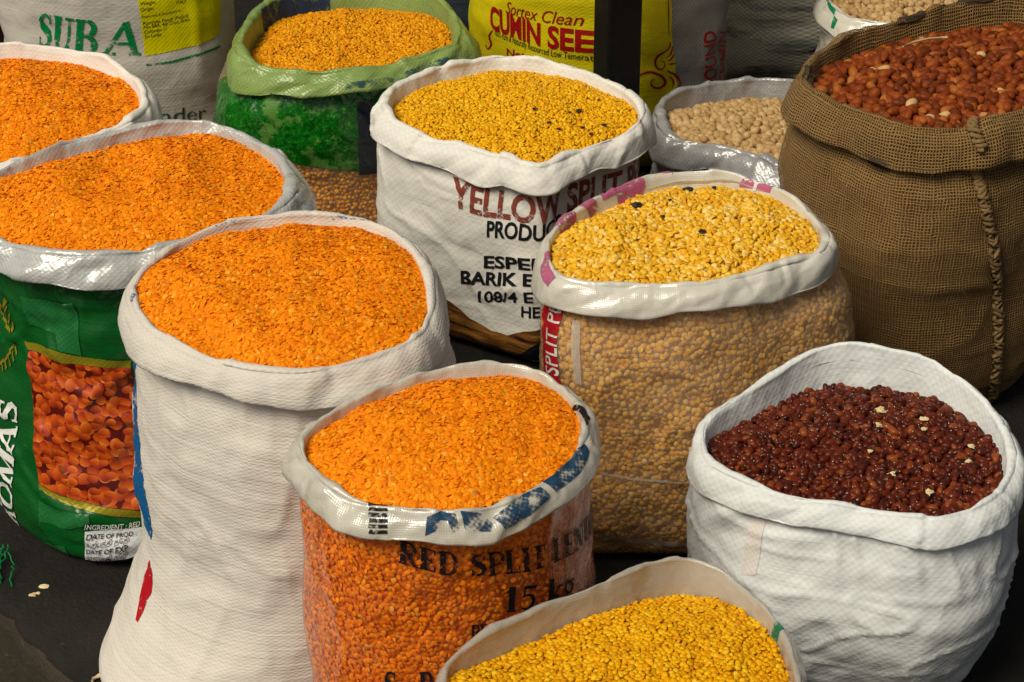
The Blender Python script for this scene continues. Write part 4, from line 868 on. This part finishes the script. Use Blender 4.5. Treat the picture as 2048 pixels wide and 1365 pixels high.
# pink rimmed sack
b, r, g = G.body, G.root, G.rim
for pg in ([(1096, 455), (1108, 428), (1138, 418), (1152, 440), (1140, 462), (1120, 470)], [(1148, 408), (1178, 392), (1196, 420), (1180, 436)], [(1192, 386), (1275, 352), (1290, 372), (1284, 388), (1262, 396), (1240, 384), (1205, 402)],
           [(1306, 338), (1342, 334), (1344, 352), (1336, 368), (1310, 370)], [(1232, 392), (1252, 388), (1254, 408), (1238, 414)], [(1484, 358), (1498, 352), (1545, 366), (1540, 386), (1478, 374)], [(1084, 530), (1102, 516), (1118, 530), (1112, 556), (1096, 574), (1084, 556)]):
    decal(g, 'pink_print', pg, M['pink_ink'], r, 0.0007)
write(g, 'lettering', 'Y', [(1492, 378), (1524, 386), (1530, 366), (1500, 358)], M['white_ink'], r, bold=0.03, eps=0.0011)
decal(b, 'red_strip', [(1092, 600), (1128, 612), (1120, 650), (1114, 700), (1118, 740), (1128, 790), (1140, 860), (1104, 850), (1096, 790), (1088, 730), (1084, 660)], M['red_ink'], r, 0.0007, 'red printed strip')
write(b, 'lettering', 'SPLIT PEAS', [(1120, 752), (1124, 610), (1102, 604), (1094, 744)], M['white_ink'], r, ref='SPLIT PE', bold=0.006, eps=0.0011)
for pg in ([(1196, 1066), (1260, 1076), (1330, 1082), (1400, 1080), (1400, 1088), (1330, 1091), (1260, 1085), (1196, 1074)], [(1200, 944), (1270, 956), (1340, 962), (1400, 962), (1400, 966), (1340, 967), (1270, 961), (1200, 949)], [(1146, 640), (1162, 644), (1164, 770), (1150, 766)]):
    decal(b, 'tape_band', pg, M['milky_e'], r, 0.0008)
# white printed sack
b, r = H.body, H.root
write(b, 'lettering', 'YELLOW SPLIT PEAS', [(903, 412), (1122, 430), (1122, 374), (906, 352)], M['brown_ink'], r, ref='YELLOW', bold=0.03, label='large brown lettering')
write(b, 'lettering', 'PRODUCE OF', [(974, 474), (1090, 480), (1090, 447), (975, 441)], M['black_ink'], r, ref='PRODU', bold=0.026)
write(b, 'lettering', 'ESPERA', [(968, 536), (1061, 541), (1061, 517), (968, 511)], M['black_ink'], r, ref='ESPE', bold=0.03)
write(b, 'lettering', 'BARIK ECO', [(922, 567), (1068, 573), (1068, 548), (922, 541)], M['black_ink'], r, ref='BARIK E', bold=0.03)
write(b, 'lettering', '108/4 E', [(957, 604), (1067, 606), (1067, 584), (957, 582)], M['black_ink'], r, bold=0.02)
write(b, 'lettering', 'HE', [(1043, 634), (1080, 635), (1080, 613), (1043, 612)], M['black_ink'], r, bold=0.02)
decal(b, 'brown_print', [(880, 590), (905, 606), (940, 637), (985, 662), (1015, 671), (1050, 663), (1085, 656), (1130, 650), (1130, 700), (1100, 716), (1020, 722), (950, 715), (890, 690)], M['brown_print'], r, 0.0006, 'brown and gold printed border')
decal(b, 'black_print', [(1034, 716), (1060, 695), (1085, 680), (1125, 668), (1125, 698), (1098, 714)], M['black_ink'], r, 0.0009)
# green sack: mottled print, navy stripe, faded navy print on the folded-in back
b, r = I.body, I.root
top = [(x, y) for x, y in ((404, 205), (420, 165), (470, 145), (520, 160), (580, 172), (680, 176), (760, 166), (840, 142), (900, 120), (925, 112))]
bot = [(935, 200), (900, 250), (850, 310), (790, 345), (720, 342), (640, 335), (560, 320), (480, 290), (430, 262), (404, 245)]
decal(b, 'green_print', top + bot, M['green_mottle'], r, 0.0006, 'mottled green and yellow printed band')
decal(b, 'navy_stripe', [(712, 205), (745, 198), (760, 345), (718, 350)], M['navy'], r, 0.0009)
decal(I.rim, 'navy_print', [(520, 20), (560, 2), (610, -12), (658, -20), (660, 30), (600, 52), (540, 82), (528, 60)], mat_print('navy_faded_print', (0.03, 0.05, 0.11), wear=0.35, wscale=70), r, 0.0007)
decal(I.rim, 'blue_print', [(690, 168), (760, 158), (840, 132), (900, 112), (905, 122), (840, 148), (760, 172), (690, 180)], mat_print('teal_faded_print', (0.03, 0.08, 0.10), wear=0.7, wscale=60), r, 0.0007)
decal(O.rim, 'green_mark', [(1672, 20), (1682, 14), (1676, 40), (1668, 58), (1662, 56), (1667, 38)], mat_print('green_stitch_mark', (0.0, 0.2, 0.08), wear=0.3), O.root, 0.0007)

# ------------------------------------------------------------------ closed sacks, post and odds behind
def make_closed(name, label, cx, cy, width, thick, height, yaw, mat, seed, nu=140, nv=56, group='closed sacks standing behind'):
    U = np.arange(nu)/nu; a = math.pi/2 + 2*math.pi*U; ca, sa = np.cos(a), np.sin(a); e = 0.72
    X0 = np.sign(ca)*np.abs(ca)**e; Y0 = np.sign(sa)*np.abs(sa)**e; P = np.empty((nv, nu, 3)); cy_, sy_ = math.cos(yaw), math.sin(yaw)
    for i, v in enumerate(np.linspace(0, 1, nv)):
        z = height*(1-v); f = 1-v
        tk = thick/2*min(1, math.sqrt(max(0.0, 1-max(0, (f-0.6)/0.4)**2)) + 0.02)*(1 - 0.25*max(0, (0.12-f)/0.12)**2)
        wd = width/2*(1 + 0.05*max(0, (f-0.7)/0.3)**2 - 0.10*max(0, (0.10-f)/0.10)**2)
        x, y = X0*wd, Y0*tk; P[i] = np.stack([cx + x*cy_ - y*sy_, cy + x*sy_ + y*cy_, np.full(nu, max(z, 0.0012))], 1)
    g = Grid(P); V = np.linspace(0, 1, nv)[:, None]*np.ones((1, nu)); UU = U[None]*np.ones((nv, 1))
    d = 0.006*pnoise(UU, V, 8, 6, seed) + 0.004*ridge(pnoise(UU, V, 9, 10, seed+1), 3) + 0.002*pnoise(UU, V, 24, 20, seed+2)
    P = P + g.N*(d*np.clip(P[:, :, 2]/0.03, 0, 1)*np.clip((height-P[:, :, 2])/0.03, 0, 1))[..., None]
    cap = [P[-1] + (P[-1].mean(0)-P[-1])*t for t in (0.4, 0.97)]
    S = Sack(); S.body = Grid(np.concatenate([P, np.array(cap)], 0)); S.root = empty(name, (cx, cy, 0), label, 'sack', group)
    link('body', S.body.mesh('body', mat), S.root)
    hem = Grid(np.array([np.stack([cx + X0*(width/2*1.05)*cy_ - Y0*t*sy_, cy + X0*(width/2*1.05)*sy_ + Y0*t*cy_, np.full(nu, z)], 1) for t, z in ((0.0022, height-0.004), (0.0028, height+0.012), (0.0026, height+0.03), (0.0001, height+0.0305))]))
    link('sewn_top', hem.mesh('sewn_top', mat), S.root)
    return S
L = make_closed('closed_sack', 'off white closed sack printed SUBA in green with a yellow address panel', -0.478, 2.585, 0.285, 0.23, 0.50, math.radians(4), M['white_l'], 201)
b, r = L.body, L.root
serif_text(b, 'lettering', 'SUBA', [(74, 93), (280, 111), (280, 44), (76, 22)], M['green_ink'], r, label='large worn green serif lettering')
decal(b, 'yellow_panel', [(268, -40), (276, 0), (290, 112), (360, 98), (430, 74), (440, 60), (440, -40)], M['yellow_ink'], r, 0.0006, 'yellow printed address panel')
for t_, x0_, y0_, x1_, y1_, hh in (('Weight:', 280, 11, 312, 7, 7), ('ITALY', 352, 8, 372, 5, 6), ('Origin:', 281, 23, 308, 19, 7), ('Imported & Distributed by:', 284, 36, 362, 22, 5), ('Ranjitha Foods (Pvt)Ltd', 286, 50, 375, 34, 7), ('No 68A, 4th Cross Street,', 287, 58, 380, 41, 7), ('Colombo 11', 288, 68, 332, 60, 7), ('Sri Lanka', 289, 77, 322, 71, 7)):
    write(b, 'lettering', t_, [(x0_, y0_), (x1_, y1_), (x1_, y1_-hh), (x0_, y0_-hh)], M['black_ink'], r, eps=0.0010)
decal(b, 'green_line', [(292, 128), (340, 122), (400, 106), (440, 90), (440, 95), (400, 111), (340, 127), (292, 132)], M['green_ink'], r, 0.0006)
write(b, 'lettering', 'Inder', [(300, 246), (412, 238), (412, 210), (300, 218)], M['grey_ink'], r, eps=0.0007)
Mk = make_closed('closed_sack', 'yellow closed sack printed CUMIN SEED behind the dark post', 0.112, 2.64, 0.315, 0.24, 0.52, math.radians(-3), M['yellow_sack'], 211)
b, r = Mk.body, Mk.root
decal(b, 'grey_side', [(1345, -60), (1343, 60), (1350, 130), (1358, 200), (1470, 190), (1470, -60)], M['grey_side'], r, 0.0006)
write(b, 'lettering', 'Sortex Clean', [(1012, 26), (1168, 52), (1168, 28), (1012, 2)], M['darkred'], r, shear=0.3, eps=0.0008)
write(b, 'lettering', 'CUMIN SEED', [(982, 58), (1190, 106), (1190, 62), (982, 8)], M['darkred'], r, ref='CUMIN SEE', bold=0.035)
write(b, 'lettering', '100% Pure & Naturally Resourced Low Temerature', [(990, 70), (1188, 122), (1188, 109), (990, 57)], M['black_ink'], r, ref='100% Pure & Naturally Resourced Low Temerat')
write(b, 'lettering', 'Net', [(1014, 112), (1052, 120), (1052, 104), (1014, 96)], M['darkred'], r, bold=0.02)
write(b, 'lettering', 'GROUND', [(1432, 200), (1430, 60), (1406, 64), (1408, 204)], M['darkred'], r, bold=0.02, eps=0.0010)
write(b, 'lettering', 'CUMIN', [(1455, 170), (1455, 60), (1438, 62), (1438, 172)], M['darkred'], r, bold=0.02, eps=0.0010)
def scroll(pts, w):
    P = closed_spline(pts + pts[::-1][1:-1], 120)[:60] if len(pts) > 2 else np.array(pts, float)
    wv = np.interp(np.linspace(0, 1, len(P)), [0, .5, 1], [w*0.5, w, w*0.3]); V = []; Fc = []
    for q_ in strip(P, wv):
        n0 = len(V); V += [tuple(b.pick_near(*p)) + (0.0009,) for p in q_]; Fc.append([n0, n0+1, n0+2, n0+3])
    wrap(b, 'scroll_ornament', V, Fc, M['darkred'], r)
scroll([(1336, -10), (1337, 40), (1338, 72)], 3)
scroll([(1340, 84), (1338, 96), (1328, 104), (1316, 112), (1310, 124), (1314, 136), (1324, 138), (1330, 130), (1326, 122), (1319, 124)], 5)
scroll([(1344, 92), (1342, 106), (1332, 116)], 4); scroll([(1348, 108), (1342, 118), (1334, 122)], 4); scroll([(1350, 126), (1342, 128), (1336, 128)], 4)
scroll([(1278, 150), (1300, 144), (1322, 152), (1330, 166), (1318, 176), (1304, 172), (1302, 162), (1312, 158)], 6)
scroll([(1334, 142), (1350, 150), (1360, 166), (1352, 178)], 5); scroll([(1338, 152), (1346, 162), (1344, 176)], 4)
scroll([(986, 60), (979, 72), (983, 88), (976, 98), (972, 88)], 4)
Nk = make_closed('closed_sack', 'dirty grey woven closed sack between the yellow sack and the chickpeas', 0.375, 2.885, 0.33, 0.22, 0.48, 0.05, M['grey_weave'], 221)
Pk = make_closed('closed_sack', 'dark blue grey closed sack half hidden beside the yellow sack', -0.13, 2.98, 0.34, 0.22, 0.48, 0.0, M['blue_sack'], 231)
Qk = make_closed('closed_sack', 'brown closed sack at the top left corner beside SUBA', -0.775, 2.62, 0.29, 0.22, 0.46, 0.0, M['burlap_q'], 241)

# dark square steel post
pp = at(1233, 150, 0.17); pr = empty('market_post', (pp[0], pp[1], 0), 'dark square steel post standing in front of the yellow sack', 'post')
def prism(sx, sy, z0, z1, bev, yaw, c):
    pts = []
    for qx, qy, a0 in ((1, 1, 0), (-1, 1, 90), (-1, -1, 180), (1, -1, 270)):
        for t in np.radians(np.linspace(a0, a0+90, 5)): pts.append((qx*(sx-bev) + bev*math.cos(t), qy*(sy-bev) + bev*math.sin(t)))
    pts = np.array(pts); x = pts[:, 0]*math.cos(yaw)-pts[:, 1]*math.sin(yaw) + c[0]; y = pts[:, 0]*math.sin(yaw)+pts[:, 1]*math.cos(yaw) + c[1]; n = len(pts)
    V = np.concatenate([np.stack([x, y, np.full(n, z)], 1) for z in (z0, z1)]); F = []; sz = []
    for i in range(n): F += [i, (i+1) % n, n+(i+1) % n, n+i]; sz.append(4)
    F += list(range(n, 2*n)); sz.append(n); F += list(range(n-1, -1, -1)); sz.append(n)
    return mesh_np('prism', V, F, sz, M['post'], smooth=False)
link('shaft', prism(0.0215, 0.0215, 0.0085, 2.3, 0.004, 0.42, pp), pr); link('base_plate', prism(0.055, 0.055, 0.0005, 0.008, 0.004, 0.42, pp), pr)

# ------------------------------------------------------------------ small things
def tube(name, pts, rad, mat, parent=None, seg=6):
    P = np.array(pts, float); rad = np.full(len(P), rad, float) if np.isscalar(rad) else np.array(rad)
    T = np.gradient(P, axis=0); T /= np.linalg.norm(T, axis=1, keepdims=True) + 1e-12; ref = np.where(np.abs(T[:, 2:3]) > 0.9, [[1.0, 0, 0]], [[0, 0, 1.0]])
    A1 = np.cross(T, ref); A1 /= np.linalg.norm(A1, axis=1, keepdims=True); A2 = np.cross(T, A1); V = []
    for i in range(len(P)):
        for k_ in range(seg): t = 2*math.pi*k_/seg; V.append(P[i] + rad[i]*(A1[i]*math.cos(t) + A2[i]*math.sin(t)))
    F = []
    for i in range(len(P)-1):
        for k_ in range(seg): F.append((i*seg+k_, i*seg+(k_+1) % seg, (i+1)*seg+(k_+1) % seg, (i+1)*seg+k_))
    F = np.array(F).ravel().tolist() + list(range(seg)) + list(range(len(V)-1, len(V)-1-seg, -1)); sz = [4]*((len(P)-1)*seg) + [seg, seg]
    return link(name, mesh_np(name, V, F, sz, mat), parent)
def blob(name, c, size, mat, seed, lumps=0.35):
    V, F_ = sphere(8, 6); rg = np.random.RandomState(seed); V = V*(1 + rg.uniform(-lumps, lumps, (len(V), 1)))*np.array(size); 
    return link(name, mesh_np(name, V + np.array(c), F_.ravel(), np.full(len(F_), 3), mat, smooth=False))
def on_heap(S, px, py, lift=0.002):
    z = S.h
    for _ in range(8):
        p = at(px, py, z); z = float(content_z(S, np.array([p[0]]), np.array([p[1]]))[0][0]) + lift
    return at(px, py, z)
# black husks among the split peas
wh = ['beside the pink left rim', 'near the back rim', 'beside the back rim crease', 'in the middle of the heap', 'left of the middle', 'right of the middle', 'at the back left']
for i, (x, y, s_) in enumerate([(1274, 410, .0040), (1377, 378, .0034), (1428, 375, .0020), (1405, 462, .0026), (1326, 433, .0018), (1472, 437, .0017), (1340, 400, .0016)]):
    tag(blob('black_husk', on_heap(G, x, y, .0035), (s_*1.3, s_*.8, s_*.6), M['husk'], i), 'small black husk on the pale split peas ' + wh[i], 'husk', 'black husks on the split peas')
wh = ['in the middle of the heap', 'right of the middle', 'far right of the heap', 'centre front', 'at the right front', 'by the right rim', 'front right edge', 'upper right', 'just right of centre front']
for i, (x, y, s_) in enumerate([(1070, 218, .0020), (1158, 222, .0028), (1198, 200, .0014), (1098, 245, .0019), (1165, 255, .0019), (1208, 250, .0022), (1182, 268, .0020), (1140, 225, .0014), (1118, 258, .0018)]):
    tag(blob('black_husk', on_heap(H, x, y, .0035), (s_*1.4, s_*.8, s_*.6), M['husk'], 30+i), 'tiny black husk on the YELLOW SPLIT PEAS heap, ' + wh[i], 'husk', 'black husks on the yellow heap')
wh = ['at the back', 'upper middle', 'by the right rim', 'right side', 'far right edge', 'lower right', 'front middle', 'in the middle', 'left of the middle', 'back left']
for i, (x, y, s_) in enumerate([(1762, 820, .0042), (1758, 850, .0032), (1848, 838, .0030), (1850, 858, .0026), (1942, 893, .0034), (1938, 922, .0030), (1858, 985, .0046), (1785, 948, .0034), (1740, 903, .0022), (1530, 808, .0030)]):
    tag(blob('bean_chip', on_heap(F, x, y, .0045), (s_, s_*.8, s_*.45), M['crumb'], 60+i, .5), 'pale broken bean chip on the dark red beans, ' + wh[i], 'bean chip', 'pale chips on the beans')
tube_pts = [on_heap(K, x, y, 0.009) for x, y in ((1807, 93), (1830, 84), (1856, 78), (1878, 76), (1894, 75))]
tag(tube('straw', tube_pts, 0.0011, M['straw']), 'thin pale straw lying on the peanuts by the back rim', 'straw')

# braided jute seam of the burlap sack: two strands plaited over the seam line
b = K.body
seam_px = [(1942, 318), (1952, 345), (1962, 380), (1972, 420), (1982, 470), (1990, 530), (1994, 590), (1996, 650), (1994, 710), (1988, 760), (1984, 800)]
sp = np.array([b.pick_near(*p) for p in seam_px]); ts = np.linspace(0, len(sp)-1, 150); uu = np.interp(ts, np.arange(len(sp)), sp[:, 0]); vv = np.interp(ts, np.arange(len(sp)), sp[:, 1]); Pq, Nq = b.ev(uu, vv)
Tq = np.gradient(Pq, axis=0); Tq /= np.linalg.norm(Tq, axis=1, keepdims=True); Sq = np.cross(Nq, Tq)
seam_root = tube('seam_cord', Pq + Nq*0.001, 0.0018, M['jute'], K.root)
for k_ in range(3):
    ph = np.linspace(0, 2*math.pi*13, 150) + k_*2*math.pi/3 + 0.8*pnoise(np.linspace(0, 1, 150), 0*Pq[:, 0], 17, 1, 300+k_)
    c_ = Pq + Sq*(0.0054*np.sin(ph))[:, None] + Nq*(0.0022 + 0.0016*np.cos(2*ph))[:, None]
    o = tube('strand', c_, 0.0021 + 0.0007*pnoise(np.linspace(0, 1, 150), 0*Pq[:, 0], 40, 1, 310+k_), M['jute']); o.parent = seam_root
rs_ = [K.rim.pick_near(*p) for p in ((1938, 232), (1944, 255), (1954, 280), (1966, 300))]
Pq, Nq = K.rim.ev(np.interp(np.linspace(0, 3, 40), range(4), [q_[0] for q_ in rs_]), np.interp(np.linspace(0, 3, 40), range(4), [q_[1] for q_ in rs_])); Tq = np.gradient(Pq, axis=0); Tq /= np.linalg.norm(Tq, axis=1, keepdims=True); Sq = np.cross(Nq, Tq)
for k_ in range(2):
    ph = np.linspace(0, 2*math.pi*4, 40) + k_*math.pi
    tube('rim_cord', Pq + Sq*(0.004*np.sin(ph))[:, None] + Nq*(0.003 + 0.002*np.cos(ph))[:, None], 0.0024, M['jute'], K.root)

# frayed corner of the green sack, string tail of the white sack
rg = np.random.RandomState(9); fm = mat_print('green_raffia', (0.0, 0.22, 0.06), rough=0.4)
for i in range(9):
    a0 = at(2 + rg.uniform(-12, 16), 1095 + rg.uniform(-6, 14), 0.012); n_ = 12; P_ = [a0]
    for j in range(n_-1): P_.append(P_[-1] + np.array([rg.uniform(-.005, .004), -0.0035 + rg.uniform(-.004, .003), -0.0009])); P_[-1][2] = max(0.0015, P_[-1][2])
    tube('frayed_strand', P_, 0.0007, fm, B.root, 4)
sp_ = [at(x, y, z) for x, y, z in ((232, 1340, .012), (222, 1346, .006), (210, 1350, .003), (198, 1352, .003), (190, 1356, .003), (184, 1360, .003))]
for k_ in (-1, 1): tube('string_end', [p + np.array([0, 0.0012*k_*math.sin(i*1.4), 0.0008*k_*math.cos(i*1.4)]) for i, p in enumerate(sp_)], 0.0013, M['straw'], C.root)

# crumbs on the slab
wh = ['larger oval', 'ragged', 'tiny round']
for i, (x, y, sx_, sy_) in enumerate([(88, 1173, .0050, .0030), (65, 1190, .0040, .0030), (76, 1187, .0018, .0018)]):
    p = at(x, y, 0.0012); tag(blob('crumb', p, (sx_, sy_, 0.0010), M['crumb'], 90+i, .4), wh[i] + ' pale crumb on the dark slab near the green sack', 'crumb', 'pale crumbs on the slab')
# small plastic scraps wedged between the sacks
def crumple(name, c, size, mat, seed):
    V, F_ = sphere(26, 18); rg = np.random.RandomState(seed); th = np.arctan2(V[:, 1], V[:, 0])/(2*math.pi); zz = (V[:, 2]+1)/2
    d = 1 + 0.25*pnoise(th, zz, 5, 4, seed) + 0.18*ridge(pnoise(th, zz, 8, 6, seed+1), 2); X = V*d[:, None]*np.array(size) + np.array(c); X[:, 2] = np.maximum(X[:, 2], 0.001)
    return link(name, mesh_np(name, X, F_.ravel(), np.full(len(F_), 3), mat, np.stack([th[F_.ravel()], zz[F_.ravel()]], 1)*0.1))
p = at(316, 246, 0.06); tag(crumple('plastic_bag', (p[0], p[1], 0.05), (0.022, 0.022, 0.055), M['yellow_ink'], 5), 'crumpled yellow plastic bag wedged behind the silver rim', 'plastic bag')

# loose jute fibres standing off the burlap
def fibres(n, seed):
    rg = np.random.RandomState(seed); V = []; F_ = []
    for i in range(n):
        g = K.rim if i % 2 else K.body
        u = rg.uniform(0.22, 0.78)*g.nc; v = rg.uniform(6, g.nr-8) if g is K.rim else rg.uniform(2, g.nr*0.7)
        P0, N0 = g.ev(np.array([u]), np.array([v])); p = P0[0] - N0[0]*0.001; d = N0[0]*rg.uniform(.2, .8) + rg.normal(0, .6, 3); L_ = rg.uniform(.006, .018); n0 = len(V)
        for j in range(4):
            w_ = 0.00016*(1-j/4); V += [p + np.array([w_, 0, 0]), p + np.array([-w_*.5, w_, 0]), p + np.array([-w_*.5, 0, w_])]
            p = p + d/np.linalg.norm(d)*L_/3; d = d + rg.normal(0, .35, 3) + np.array([0, 0, -.2])
        for j in range(3):
            for k_ in range(3): a_, b_ = n0+j*3+k_, n0+j*3+(k_+1) % 3; F_.append((a_, b_, b_+3, a_+3))
    return mesh_np('jute_fibres', np.array(V), np.array(F_).ravel(), np.full(len(F_), 4), M['straw_jute'])
M['straw_jute'] = mat_grain('loose_jute', [(0, (0.30, 0.18, 0.06)), (1, (0.45, 0.30, 0.13))], rough=0.8)
tag(link('jute_fibres', fibres(900, 4), K.root), kind='stuff')
